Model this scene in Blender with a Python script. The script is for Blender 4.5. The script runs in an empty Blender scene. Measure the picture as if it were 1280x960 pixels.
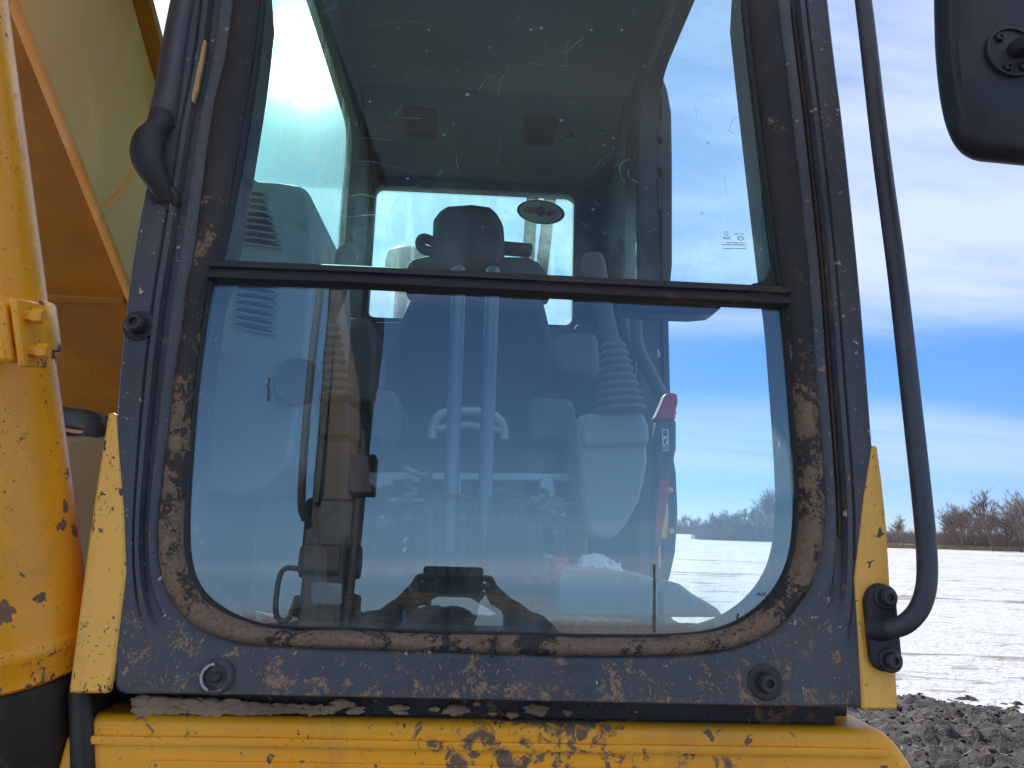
import bpy, bmesh, math, random
from mathutils import Vector, Matrix, noise
random.seed(7)
R = math.radians
scene = bpy.context.scene
COL = scene.collection
V = Vector

# ------------------------------------------------------------------ camera
CAM = V((0.0, 0.0, 2.05))
F = 963.0
YAW, PITCH, ROLL = R(2.6), R(10.3), R(1.7)
fw = V((math.sin(YAW)*math.cos(PITCH), math.cos(YAW)*math.cos(PITCH), math.sin(PITCH)))
rt0 = V((math.cos(YAW), -math.sin(YAW), 0))
up0 = rt0.cross(fw)
rt = rt0*math.cos(ROLL) + up0*math.sin(ROLL)
up = -rt0*math.sin(ROLL) + up0*math.cos(ROLL)
cd = bpy.data.cameras.new('camera')
cd.sensor_width = 36; cd.lens = F/1280*36; cd.clip_start = 0.04; cd.clip_end = 4000
cam = bpy.data.objects.new('camera', cd); COL.objects.link(cam)
cam.matrix_world = Matrix(((rt.x, up.x, -fw.x, CAM.x), (rt.y, up.y, -fw.y, CAM.y), (rt.z, up.z, -fw.z, CAM.z), (0, 0, 0, 1)))
scene.camera = cam

def ray(px, py):
    return fw + rt*((px-640)/F) + up*((480-py)/F)
def at_y(px, py, Y):
    d = ray(px, py); return CAM + d*((Y-CAM.y)/d.y)
def at_x(px, py, X):
    d = ray(px, py); return CAM + d*((X-CAM.x)/d.x)
def at_z(px, py, Z):
    d = ray(px, py); return CAM + d*((Z-CAM.z)/d.z)

# ------------------------------------------------------------------ node helper
class NT:
    def __init__(s, tree): s.t = tree; tree.nodes.clear()
    def n(s, typ, ins=None, **props):
        nd = s.t.nodes.new(typ)
        for k, v in props.items(): setattr(nd, k, v)
        for k, v in (ins or {}).items(): s.put(nd.inputs[k], v)
        return nd
    def put(s, sock, v):
        if isinstance(v, bpy.types.NodeSocket): s.t.links.new(v, sock)
        elif isinstance(v, bpy.types.Node): s.t.links.new(v.outputs[0], sock)
        else:
            if hasattr(v, '__len__') and len(v) == 3 and sock.type == 'RGBA': v = (*v, 1)
            sock.default_value = v
    def m(s, op, a, b=0.0, c=0.0, clamp=False):
        nd = s.n('ShaderNodeMath', operation=op, use_clamp=clamp)
        for i, v in enumerate((a, b, c)): s.put(nd.inputs[i], v)
        return nd.outputs[0]
    def mix(s, f, a, b):
        nd = s.n('ShaderNodeMix', data_type='RGBA')
        s.put(nd.inputs[0], f); s.put(nd.inputs[6], a); s.put(nd.inputs[7], b)
        return nd.outputs[2]
    def mixf(s, f, a, b):
        nd = s.n('ShaderNodeMix', data_type='FLOAT')
        s.put(nd.inputs[0], f); s.put(nd.inputs[2], a); s.put(nd.inputs[3], b)
        return nd.outputs[0]
    def ss(s, x, lo, hi, a=0.0, b=1.0):
        nd = s.n('ShaderNodeMapRange', interpolation_type='SMOOTHSTEP')
        for i, v in enumerate((x, lo, hi, a, b)): s.put(nd.inputs[i], v)
        return nd.outputs[0]
    def noise(s, vec, scale, detail=4, rough=.55, dist=0.0):
        nd = s.n('ShaderNodeTexNoise', {'Vector': vec, 'Scale': scale, 'Detail': detail, 'Roughness': rough, 'Distortion': dist})
        return nd.outputs[0]
    def voro(s, vec, scale, feature='F1', rnd=1.0):
        nd = s.n('ShaderNodeTexVoronoi', {'Vector': vec, 'Scale': scale, 'Randomness': rnd}, feature=feature)
        return nd
    def scale(s, vec, xyz, rot=(0, 0, 0), loc=(0, 0, 0)):
        nd = s.n('ShaderNodeMapping', {'Vector': vec, 'Scale': xyz, 'Rotation': rot, 'Location': loc})
        return nd.outputs[0]
    def pos(s): return s.n('ShaderNodeNewGeometry').outputs['Position']
    def out(s, sh, **k):
        o = s.n('ShaderNodeOutputMaterial'); s.put(o.inputs['Surface'], sh); return o

# ------------------------------------------------------------------ sky, sun, exposure
SUN = ray(384, 70).normalized()                       # the sun stands behind the cab, up to the left
el = math.asin(SUN.z); az = math.atan2(SUN.x, SUN.y)  # azimuth from +Y towards +X
w = bpy.data.worlds.new('World'); scene.world = w; w.use_nodes = True
t = NT(w.node_tree)
sky = t.n('ShaderNodeTexSky', sky_type='NISHITA', sun_disc=False, sun_elevation=el, sun_rotation=az,
          altitude=150, air_density=0.8, dust_density=0.05, ozone_density=2.5)
dirv = t.n('ShaderNodeTexCoord').outputs['Generated']
sep = t.n('ShaderNodeSeparateXYZ', {0: dirv})
zc = t.m('MAXIMUM', sep.outputs[2], 0.0)
den = t.m('ADD', zc, 0.12)
pv = t.n('ShaderNodeCombineXYZ', {0: t.m('DIVIDE', sep.outputs[0], den), 1: t.m('DIVIDE', sep.outputs[1], den), 2: 0.0})
# a broad soft cloud bank above some 13 degrees, ragged at its lower rim; clear blue under it; thin low streaks
c1 = t.noise(t.scale(pv, (0.50, 0.8, 1), loc=(4.1, 2.35, 0)), 1.0, 6, .55, .35)
c2 = t.noise(t.scale(pv, (0.45, 1.3, 1), rot=(0, 0, R(12)), loc=(1.3, 7.9, 0)), 2.6, 7, .6, .5)
dens = t.m('ADD', t.m('MULTIPLY', c1, 0.72), t.m('MULTIPLY', c2, 0.28))
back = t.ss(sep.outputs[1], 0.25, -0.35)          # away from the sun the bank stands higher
rimz = t.m('SUBTRACT', t.m('ADD', zc, t.m('MULTIPLY', t.m('SUBTRACT', c1, 0.5), 0.10)), t.m('MULTIPLY', back, 0.20))
bank = t.ss(rimz, 0.195, 0.285)
cov = t.m('MULTIPLY', t.ss(dens, 0.37, 0.60, .2, 1.0), bank)
st = t.noise(t.scale(pv, (0.10, 0.55, 1), loc=(9.4, 1.0, 0)), 1.2, 5, .5, .2)
streak = t.m('MULTIPLY', t.ss(st, 0.46, 0.66), t.m('MULTIPLY', t.ss(zc, 0.05, 0.09), t.ss(zc, 0.19, 0.12)))
cov = t.m('MAXIMUM', cov, t.m('MULTIPLY', streak, 0.62), clamp=True)
cl = t.mix(back, (7.0, 8.0, 10.8), (14.2, 14.4, 15.4))   # lit from the front, and brightened behind the camera to lift the shaded cab
stint = t.mix(t.ss(zc, 0.0, 0.30), (0.60, 0.74, 1.16), (0.58, 0.99, 1.42))   # clear cold winter air: deeper blue
stint = t.mix(t.m('MULTIPLY', back, t.ss(zc, .75, .15)), stint, t.mix(t.ss(zc, .02, .14), (.52, .72, 1.06), (1.02, 1.28, 1.40)))
skyc = t.n('ShaderNodeMix', {0: 1.0, 6: sky.outputs[0], 7: stint}, data_type='RGBA', blend_type='MULTIPLY').outputs[2]
SKY_STRENGTH = 0.050
# thin cloud round the sun scatters its light forward: a bright aureole
cosa = t.n('ShaderNodeVectorMath', {0: dirv, 1: tuple(SUN)}, operation='DOT_PRODUCT').outputs['Value']
ang_ = t.m('ARCCOSINE', t.m('MINIMUM', cosa, 0.99999))
aur = t.m('ADD', t.m('MULTIPLY', t.m('EXPONENT', t.m('MULTIPLY', t.m('POWER', t.m('DIVIDE', ang_, R(2.6)), 2), -1.0)), 120.0),
          t.m('MULTIPLY', t.m('EXPONENT', t.m('DIVIDE', ang_, -R(9.0))), 11.0))
aurc = t.n('ShaderNodeVectorMath', {0: (1.0, .98, .94), 'Scale': aur}, operation='SCALE').outputs[0]
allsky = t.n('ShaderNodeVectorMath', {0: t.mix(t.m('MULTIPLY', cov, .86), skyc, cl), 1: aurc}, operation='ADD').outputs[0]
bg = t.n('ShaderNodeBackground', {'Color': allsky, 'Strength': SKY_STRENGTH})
wo = t.n('ShaderNodeOutputWorld'); t.put(wo.inputs[0], bg)
sl = bpy.data.lights.new('sun', 'SUN'); sl.energy = 2.9; sl.angle = R(0.53); sl.color = (1.0, 0.93, 0.84)
sun = bpy.data.objects.new('sun', sl); COL.objects.link(sun)
sun.location = SUN*50; sun.rotation_euler = (-SUN).to_track_quat('-Z', 'Y').to_euler()
scene.view_settings.view_transform = 'Standard'; scene.view_settings.look = 'None'
scene.view_settings.exposure = 1.22; scene.view_settings.gamma = 1.0
cy = scene.cycles
cy.use_denoising = True
cy.max_bounces = 10; cy.transparent_max_bounces = 24; cy.glossy_bounces = 5; cy.diffuse_bounces = 4
cy.sample_clamp_indirect = 8
cy.caustics_reflective = False; cy.caustics_refractive = False

# ------------------------------------------------------------------ materials
def newmat(name):
    m = bpy.data.materials.new(name); m.use_nodes = True
    return m, NT(m.node_tree)

def worn(name, base, base2=None, rough=.45, mud=0.0, mudcol=(.16, .105, .065), chips=0.0, chipcol=(.55, .55, .55),
         dust=0.0, dustcol=(.30, .25, .19), mscale=9.0, zgrad=None, metallic=0.0, bump=.25, grain=260, stretch=(1, 1, 1), spec=.5, cscale=75, rust=0.0, speck=0.0, speckcol=(.05, .035, .025), contrast=(.42, 1.55)):
    m, t = newmat(name)
    p = t.pos(); ps = t.scale(p, stretch)
    col = t.mix(t.ss(t.noise(p, 5, 5, .6), .35, .65), base, base2 or tuple(c*.82 for c in base))
    rg = t.mixf(t.noise(p, 14, 5), rough*.75, min(1, rough*1.3))
    h = t.m('MULTIPLY', t.noise(p, grain, 2), .12)
    z = t.n('ShaderNodeSeparateXYZ', {0: p}).outputs[2]
    if dust:
        dm = t.m('MULTIPLY', t.ss(t.noise(ps, 7, 7, .65, .3), .38, .72), dust, clamp=True)
        col = t.mix(dm, col, dustcol); rg = t.mixf(dm, rg, .85)
    if rust:
        rm = t.ss(t.noise(ps, 17, 8, .7, .8), .70-.28*rust, .76-.26*rust)
        col = t.mix(rm, col, t.mix(t.noise(p, 60, 3), (.10, .035, .015), (.20, .085, .035))); rg = t.mixf(rm, rg, .9)
    if chips:
        v = t.voro(t.n('ShaderNodeVectorMath', {0: p, 1: t.n('ShaderNodeVectorMath', {0: t.n('ShaderNodeTexNoise', {'Vector': p, 'Scale': 130.}).outputs['Color'], 'Scale': .022}, operation='SCALE').outputs[0]}, operation='ADD').outputs[0], cscale)
        cellr = t.n('ShaderNodeSeparateColor', {0: v.outputs['Color']})
        sz = t.m('MULTIPLY', t.m('SUBTRACT', cellr.outputs[0], 1-.42*chips), 1.9)
        cm = t.m('LESS_THAN', v.outputs['Distance'], sz)
        big = t.ss(t.noise(p, 26, 6, .62, .5), .735-.10*chips, .745-.10*chips)
        fl = t.ss(t.noise(ps, 120, 4, .6, .6), .665, .69); fl = t.m('MULTIPLY', fl, t.ss(t.noise(p, 4.5, 4, .6), .50, .60))
        cm = t.m('MAXIMUM', t.m('MAXIMUM', cm, big), t.m('MULTIPLY', fl, min(1, chips*2.6)))
        col = t.mix(cm, col, t.mix(t.m('GREATER_THAN', cellr.outputs[1], .55), chipcol, mudcol)); rg = t.mixf(cm, rg, .8)
        h = t.m('SUBTRACT', h, t.m('MULTIPLY', cm, .12))
    if speck:
        a1 = t.noise(ps, 170, 3, .6, .9); a2 = t.noise(t.scale(ps, (2.2, 2.2, .8)), 48, 5, .65, 1.4)
        cl_ = t.ss(t.noise(p, 6.5, 5, .65), .36, .66)
        s1 = t.ss(t.m('ADD', a1, t.m('MULTIPLY', cl_, .10*speck)), .72, .74); s2 = t.ss(t.m('ADD', a2, t.m('MULTIPLY', cl_, .10*speck)), .71, .735)
        sm_ = t.m('MAXIMUM', s1, s2)
        col = t.mix(sm_, col, speckcol); rg = t.mixf(sm_, rg, .85); h = t.m('SUBTRACT', h, t.m('MULTIPLY', sm_, .08))
        # soft grime film gathering in patches and runs
        gr = t.m('MULTIPLY', t.ss(t.noise(t.scale(p, (9, 9, 2.2)), 1.0, 7, .68, .6), .48, .80), .38*min(1, speck))
        col = t.mix(gr, col, tuple(c*.5+.05 for c in mudcol)); rg = t.mixf(gr, rg, .8)
    if mud:
        nb = t.noise(ps, mscale, 8, .62, .9)
        nf = t.noise(ps, mscale*7, 5, .6, 1.2)
        d = t.m('ADD', t.m('MULTIPLY', nb, .62), t.m('MULTIPLY', nf, .38))
        if zgrad:
            d = t.m('ADD', d, t.ss(z, zgrad[0], zgrad[1], zgrad[2], zgrad[3]))
        T = .72-.34*mud
        mm = t.ss(d, T, T+.045)
        mc = t.mix(t.noise(ps, mscale*11, 4, .7, 1.0), tuple(c*contrast[0] for c in mudcol), tuple(min(1, c*contrast[1]) for c in mudcol))
        col = t.mix(mm, col, mc); rg = t.mixf(mm, rg, .95)
        h = t.m('ADD', h, t.m('MULTIPLY', mm, t.m('ADD', .35, t.m('MULTIPLY', nf, .9))))
    bp = t.n('ShaderNodeBump', {'Strength': bump, 'Distance': .004, 'Height': h})
    b = t.n('ShaderNodeBsdfPrincipled', {'Base Color': col, 'Roughness': rg, 'Metallic': metallic, 'Specular IOR Level': spec, 'Normal': bp})
    t.out(b); return m

NAVY = worn('dark_cab_paint', (.060, .066, .084), (.046, .051, .066), .42, mud=.215, chips=.38, chipcol=(.5, .44, .36), mudcol=(.30, .19, .115), mscale=36, speck=.75, speckcol=(.36, .23, .13), zgrad=(1.78, 2.30, .115, -.03), dust=.42, dustcol=(.105, .098, .098), cscale=80)
NAVY_CLEAN = worn('dark_clean_paint', (.046, .052, .066), (.036, .041, .054), .38, chips=.07, dust=.4, dustcol=(.10, .095, .092))
GASKET = worn('muddy_rubber_gasket', (.024, .023, .027), None, .7, mud=.53, mudcol=(.185, .125, .080), mscale=15, contrast=(.10, 2.0), zgrad=(1.85, 2.9, .105, -.07), bump=.7, dust=.3, dustcol=(.10, .07, .05))
RUBBER = worn('black_rubber', (.016, .017, .020), None, .6, dust=.25, dustcol=(.06, .05, .045))
MULL = worn('brown_black_mullion', (.018, .019, .024), None, .6, mud=.40, mudcol=(.085, .055, .038), mscale=16, stretch=(.35, 1, 1.6), bump=.5, dust=.3, dustcol=(.07, .045, .035))
YEL = worn('yellow_paint', (.95, .42, .015), (.90, .37, .01), .34, chips=.40, chipcol=(.20, .12, .07), mudcol=(.13, .09, .06), dust=.18, dustcol=(.50, .30, .10), cscale=42, mud=.22, mscale=10)
YEL_CYL = worn('yellow_cylinder_paint', (.95, .40, .010), (.90, .35, .008), .26, chips=.52, chipcol=(.22, .11, .06), mudcol=(.16, .10, .06), cscale=30, speck=.8, speckcol=(.10, .05, .03), zgrad=(1.83, 2.2, .12, -.2), mud=.25, dust=.10, dustcol=(.55, .28, .07))
YEL_DECK = worn('yellow_deck_paint', (.95, .42, .012), (.92, .38, .01), .36, chips=.45, chipcol=(.16, .10, .08), mud=.50, mudcol=(.19, .118, .08), mscale=5.5, dust=.1, dustcol=(.6, .32, .08), cscale=40, zgrad=(1.55, 1.79, .06, .025), speck=1.0, speckcol=(.10, .06, .04))
YEL_FAIR = worn('yellow_fairing_paint', (.95, .50, .085), (.94, .46, .06), .42, chips=.55, chipcol=(.10, .08, .07), mudcol=(.2, .13, .07), mud=.28, mscale=30, speck=1.15, speckcol=(.055, .045, .04), dust=.35, dustcol=(.80, .46, .14), cscale=60)
YEL_PALE = worn('pale_dusty_yellow', (.98, .43, .10), (.98, .40, .09), .40, dust=.7, dustcol=(1.0, .58, .27), chips=.1, chipcol=(.2, .13, .05), stretch=(1, 1, .4))
ORANGE = worn('orange_brown_paint', (.52, .19, .008), (.40, .14, .007), .5, chips=.2, chipcol=(.10, .05, .03), mudcol=(.11, .06, .03), mud=.30, mscale=7, dust=.5, dustcol=(.28, .12, .02), rust=.12, speck=.3)
STICKM = worn('weathered_stick_paint', (.085, .045, .010), (.06, .032, .008), .6, mud=.3, dust=.4, dustcol=(.06, .04, .022))
GREASE = worn('greasy_black_steel', (.020, .017, .015), (.034, .026, .02), .5, mud=.55, mudcol=(.085, .055, .035), mscale=9, bump=.8)
STEEL = worn('dark_steel', (.035, .037, .042), None, .45, dust=.3, dustcol=(.09, .075, .06), rust=.35, metallic=.3)
BOLT = worn('dark_bolt', (.025, .027, .034), None, .45, dust=.35, dustcol=(.09, .07, .055))
CHROME = worn('chrome_rod', (.6, .6, .62), None, .15, metallic=1.0)
PLASTIC = worn('black_plastic_shell', (.022, .024, .032), (.018, .02, .027), .5, dust=.25, dustcol=(.075, .06, .05), spec=.4)
GREYPL = worn('grey_cab_plastic', (.27, .31, .33), (.23, .27, .29), .5, dust=.35, dustcol=(.30, .29, .26), mud=.08, mudcol=(.32, .24, .15))
DKGREY = worn('dark_grey_plastic', (.07, .08, .09), None, .55, dust=.3, dustcol=(.14, .13, .12))
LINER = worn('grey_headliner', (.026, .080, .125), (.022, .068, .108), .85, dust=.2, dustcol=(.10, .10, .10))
SPEAK = worn('black_speaker_grille', (.006, .007, .009), None, .7)
FABRIC = worn('charcoal_seat_fabric', (.024, .028, .033), (.018, .021, .026), .9, dust=.2, dustcol=(.06, .06, .06), grain=700, bump=.4)
HEADR = worn('black_headrest_vinyl', (.010, .011, .013), None, .55, dust=.2, dustcol=(.06, .06, .06))
BELLOW = worn('rubber_bellows', (.13, .125, .115), (.10, .098, .095), .65, dust=.45, dustcol=(.17, .15, .13))
LTMETAL = worn('light_grey_metal', (.42, .45, .48), None, .35, metallic=.4, dust=.2)
TUBEM = worn('blue_grey_lever_paint', (.13, .16, .20), None, .3, metallic=.3, chips=.2, chipcol=(.6, .6, .6))
REDPL = worn('red_plastic', (.50, .022, .035), (.42, .018, .03), .45, dust=.2, dustcol=(.4, .2, .2))
FLOORM = worn('muddy_floor_mat', (.05, .055, .055), None, .8, mud=.5, mudcol=(.19, .15, .105), mscale=8, dust=.5, dustcol=(.14, .12, .1))
SILLM = worn('muddy_inner_sill', (.016, .020, .019), None, .8, mud=.52, mudcol=(.12, .095, .06), mscale=17, bump=.7)
DOORM = worn('black_door_steel', (.016, .020, .026), (.012, .015, .02), .4, dust=.2, dustcol=(.05, .05, .05))
BLKSTEEL = worn('black_attachment_steel', (.010, .010, .010), (.016, .013, .011), .6)
CLOTHW = worn('white_rag', (.72, .74, .78), (.6, .62, .66), .9, grain=500)
PAPER_SNOW = worn('white_paper_and_snow', (.80, .80, .78), (.70, .69, .66), .8)
WHITE = worn('white_print', (.75, .75, .75), None, .6)
BLACKP = worn('black_print', (.02, .02, .025), None, .6)
BLUEP = worn('blue_print', (.015, .04, .14), None, .5)
MUDM = worn('dried_mud_crust', (.40, .27, .175), (.20, .125, .078), .95, mud=.35, mudcol=(.16, .10, .06), mscale=40, bump=1.0)

def glass(name, tint, F0, dirt=.02, dirtcol=(.6, .62, .6), specks=.3, scratch=.0, haze=0.0, smear=0.0, seed=0.0, transl=.6, gloss=.004, foot=None):
    m, t = newmat(name)
    g = t.n('ShaderNodeNewGeometry'); p = t.scale(g.outputs['Position'], (1, 1, 1), loc=(seed, seed*.7, seed*.3))
    dt = t.n('ShaderNodeVectorMath', {0: g.outputs['Normal'], 1: g.outputs['Incoming']}, operation='DOT_PRODUCT').outputs['Value']
    k = t.m('POWER', t.m('SUBTRACT', 1.0, t.m('ABSOLUTE', dt), clamp=True), 5)
    fr = t.m('ADD', F0, t.m('MULTIPLY', k, 1-F0))
    tr = t.n('ShaderNodeBsdfTransparent', {'Color': tint})
    if haze:
        rf = t.n('ShaderNodeBsdfRefraction', {'Color': tint, 'Roughness': .42, 'IOR': 1.18})
        tr = t.n('ShaderNodeMixShader', {0: haze, 1: tr, 2: rf})
    gl = t.n('ShaderNodeBsdfGlossy', {'Color': (1, 1, 1), 'Roughness': gloss})
    base = t.n('ShaderNodeMixShader', {0: fr, 1: tr, 2: gl})
    d = t.m('MULTIPLY', t.ss(t.noise(p, 4, 8, .65, .4), .3, .75), dirt)
    v = t.voro(p, 62)
    sc = t.n('ShaderNodeSeparateColor', {0: v.outputs['Color']})
    sp = t.m('LESS_THAN', v.outputs['Distance'], t.m('MULTIPLY', t.m('SUBTRACT', sc.outputs[0], 1-.45*specks), .55))
    d = t.m('MAXIMUM', d, t.m('MULTIPLY', sp, t.m('MULTIPLY', sc.outputs[1], .6)))
    if scratch:
        for i, (s, ax) in enumerate(((5, (1, 1, .12)), (11, (.16, 1, 1.2)), (7, (1, 1, .16)))):
            pw = t.n('ShaderNodeVectorMath', {0: p, 1: t.n('ShaderNodeVectorMath', {0: t.n('ShaderNodeTexNoise', {'Vector': p, 'Scale': 5.}).outputs['Color'], 'Scale': .16}, operation='SCALE').outputs[0]}, operation='ADD').outputs[0]
            vv = t.voro(t.scale(pw, ax, rot=(0, R(30+50*i), 0), loc=(i*3.3, 0, i)), s, 'DISTANCE_TO_EDGE')
            ln = t.m('LESS_THAN', vv.outputs[0], .0011*s/5)
            ms = t.ss(t.noise(p, 7+3*i, 4, .6), .50, .66)
            d = t.m('MAXIMUM', d, t.m('MULTIPLY', t.m('MULTIPLY', ln, ms), scratch))
        ws = t.ss(t.noise(t.scale(p, (1, 1, .3), rot=(0, R(35), 0)), 120, 3, .7), .66, .75)
        d = t.m('MAXIMUM', d, t.m('MULTIPLY', t.m('MULTIPLY', ws, t.ss(t.noise(p, 6, 3), .52, .66)), scratch*.5))
    if foot:
        zz = t.n('ShaderNodeSeparateXYZ', {0: g.outputs['Position']}).outputs[2]
        fm = t.m('MULTIPLY', t.ss(zz, foot[1], foot[0]), t.ss(t.noise(t.scale(p, (14, 14, 5)), 1.0, 7, .7, .8), .30, .70))
        d = t.m('MAXIMUM', d, t.m('MULTIPLY', fm, foot[2]))
    if smear:
        sm = t.ss(t.noise(t.scale(p, (6, 6, .7)), 4, 6, .7, .3), .42, .72)
        d = t.m('MAXIMUM', d, t.m('MULTIPLY', sm, smear))
    df = t.n('ShaderNodeBsdfDiffuse', {'Color': dirtcol}); tl = t.n('ShaderNodeBsdfTranslucent', {'Color': dirtcol})
    dd = t.n('ShaderNodeMixShader', {0: transl, 1: df, 2: tl})
    t.out(t.n('ShaderNodeMixShader', {0: d, 1: base, 2: dd}))
    return m
TINT = (.70, .93, .90)
G_LOW = glass('lower_windscreen_glass', (.88, .98, .97), .195, dirt=.06, dirtcol=(.52, .56, .55), specks=.28, seed=1.0, foot=(1.90, 2.10, .32))
G_UP = glass('upper_windscreen_glass', (.68, .93, .94), .024, dirt=.03, dirtcol=(.42, .60, .64), specks=.75, scratch=.55, seed=2.0, foot=(2.38, 2.62, .22))
G_SIDE = glass('dusty_side_glass', (.56, .90, .73), .06, dirt=.40, dirtcol=(.68, .94, .80), specks=.2, haze=.0, smear=.5, seed=3.0, transl=.85)
G_REAR = glass('dusty_rear_glass', (.72, .97, .90), .06, dirt=.36, dirtcol=(.76, .98, .92), specks=.25, haze=.0, smear=.30, seed=4.0, transl=.85)
m_, t_ = newmat('clear_inner_face'); t_.out(t_.n('ShaderNodeBsdfTransparent', {'Color': (1, 1, 1)})); G_BACK = m_

# ------------------------------------------------------------------ mesh helpers
def tube(bm, pts, r, n=12, cap=True):
    pts = [V(p) for p in pts]
    rs = r if hasattr(r, '__len__') else [r]*len(pts)
    rings = []; prev = None
    for i, p in enumerate(pts):
        a = pts[max(i-1, 0)]; b = pts[min(i+1, len(pts)-1)]
        tg = (b-a).normalized()
        if prev is None:
            u = tg.orthogonal().normalized()
        else:
            u = (prev - tg*prev.dot(tg))
            u = u.normalized() if u.length > 1e-6 else tg.orthogonal().normalized()
        prev = u; wv = tg.cross(u)
        rings.append([bm.verts.new(p + (u*math.cos(2*math.pi*k/n) + wv*math.sin(2*math.pi*k/n))*rs[i]) for k in range(n)])
    for a, b in zip(rings, rings[1:]):
        for k in range(n): bm.faces.new((a[k], a[(k+1) % n], b[(k+1) % n], b[k]))
    if cap: bm.faces.new(rings[0][::-1]); bm.faces.new(rings[-1])
def curve(pts, n=6, closed=False):
    pts = [V(p) for p in pts]; out = []; N = len(pts)
    for i in range(N if closed else N-1):
        g = (lambda j: pts[j % N]) if closed else (lambda j: pts[min(max(j, 0), N-1)])
        p0, p1, p2, p3 = g(i-1), g(i), g(i+1), g(i+2)
        for k in range(n):
            s = k/n
            out.append(.5*((2*p1) + (p2-p0)*s + (2*p0-5*p1+4*p2-p3)*s*s + (3*p1-p0-3*p2+p3)*s**3))
    if not closed: out.append(pts[-1])
    return out
def box(bm, c, s, rot=None):
    c = V(c); s = V(s)*.5; vs = []
    for x in (-1, 1):
        for y in (-1, 1):
            for z in (-1, 1):
                v = V((x*s.x, y*s.y, z*s.z))
                if rot: v = rot @ v
                vs.append(bm.verts.new(c+v))
    for f in ((0, 1, 3, 2), (4, 6, 7, 5), (0, 4, 5, 1), (2, 3, 7, 6), (0, 2, 6, 4), (1, 5, 7, 3)):
        bm.faces.new([vs[i] for i in f])
def prism(bm, pts, vec):
    a = [bm.verts.new(V(p)) for p in pts]; b = [bm.verts.new(V(p)+V(vec)) for p in pts]; n = len(a)
    f1 = bm.faces.new(a); f2 = bm.faces.new(b[::-1])
    for i in range(n): bm.faces.new((a[i], b[i], b[(i+1) % n], a[(i+1) % n]))
def loft(bm, loops, closed=True, ring=False):
    vs = [[bm.verts.new(V(p)) for p in l] for l in loops]; n = len(vs[0])
    pairs = list(zip(vs, vs[1:])) + ([(vs[-1], vs[0])] if ring else [])
    for a, b in pairs:
        for k in range(n if closed else n-1):
            bm.faces.new((a[k], a[(k+1) % n], b[(k+1) % n], b[k]))
    return vs
def lathe(bm, prof, c, ax, n=20):
    c = V(c); ax = V(ax).normalized(); u = ax.orthogonal().normalized(); wv = ax.cross(u)
    rings = [[bm.verts.new(c + ax*h + (u*math.cos(2*math.pi*k/n)+wv*math.sin(2*math.pi*k/n))*max(r, 1e-5)) for k in range(n)] for r, h in prof]
    for a, b in zip(rings, rings[1:]):
        for k in range(n): bm.faces.new((a[k], a[(k+1) % n], b[(k+1) % n], b[k]))
    bm.faces.new(rings[0][::-1]); bm.faces.new(rings[-1])
def wallring(bm, outer, inner, vec):
    """flat ring between two loops of equal count, given a thickness"""
    vec = V(vec)
    loft(bm, [outer, inner, [V(p)+vec for p in inner], [V(p)+vec for p in outer]], True, True)

ROOTS = {}
def thing(name, label, cat, loc=(0, 0, 0), group=None):
    o = bpy.data.objects.new(name, None); COL.objects.link(o); o.location = loc; o.empty_display_size = .2
    o['label'] = label; o['category'] = cat
    if group: o['group'] = group
    return o
def worldloc(o):
    p = V((0, 0, 0))
    while o is not None: p += o.location; o = o.parent
    return p
def obj(name, bm, mat, parent=None, smooth=True, bevel=0.0, seg=2, ang=32, sub=0, label=None, origin=None, kind=None):
    bmesh.ops.recalc_face_normals(bm, faces=bm.faces)
    org = worldloc(parent) if parent else V(origin or (0, 0, 0))
    if origin is not None and parent: org = V(origin)
    bmesh.ops.translate(bm, verts=bm.verts, vec=-org)
    me = bpy.data.meshes.new(name); bm.to_mesh(me); bm.free()
    for m in (mat if isinstance(mat, (list, tuple)) else [mat]): me.materials.append(m)
    if smooth:
        me.polygons.foreach_set('use_smooth', [True]*len(me.polygons)); me.set_sharp_from_angle(angle=R(ang))
    o = bpy.data.objects.new(name, me); COL.objects.link(o)
    if parent:
        o.parent = parent; o.location = org - worldloc(parent)
    else: o.location = org
    if bevel:
        b = o.modifiers.new('bevel', 'BEVEL'); b.width = bevel; b.segments = seg; b.limit_method = 'ANGLE'; b.angle_limit = R(30); b.harden_normals = False
    if sub:
        s = o.modifiers.new('subsurf', 'SUBSURF'); s.levels = sub; s.render_levels = sub
    if label: o['label'] = label
    if kind: o['kind'] = kind
    return o
def tag(o, label, cat, group=None):
    o['label'] = label; o['category'] = cat
    if group: o['group'] = group
    return o
def B(): return bmesh.new()
def pxl(pts, Y): return [at_y(x, y, Y) for x, y in pts]
def rrect(x0, y0, x1, y1, r, n=5):
    out = []
    for cx, cy, a in ((x1-r, y1-r, 0), (x0+r, y1-r, 90), (x0+r, y0+r, 180), (x1-r, y0+r, 270)):
        for k in range(n+1):
            q = R(a+90*k/n); out.append((cx+r*math.cos(q), cy+r*math.sin(q)))
    return out
def text_mesh(name, body, size, mat, parent, M):
    c = bpy.data.curves.new('t', 'FONT'); c.body = body; c.size = size; c.align_x = 'CENTER'; c.align_y = 'CENTER'; c.extrude = .0002
    o = bpy.data.objects.new('t', c); COL.objects.link(o)
    dg = bpy.context.evaluated_depsgraph_get(); me = bpy.data.meshes.new_from_object(o.evaluated_get(dg))
    bpy.data.objects.remove(o); bpy.data.curves.remove(c)
    me.transform(Matrix.Translation(-worldloc(parent)) @ M); me.materials.clear(); me.materials.append(mat); me.name = name
    o = bpy.data.objects.new(name, me); COL.objects.link(o); o.parent = parent
    return o
# ================================================================== EXCAVATOR
EXC = thing('excavator', 'yellow tracked excavator with dark muddy cab seen close up from the front', 'excavator', (0.03, 1.9, 0))

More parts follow.
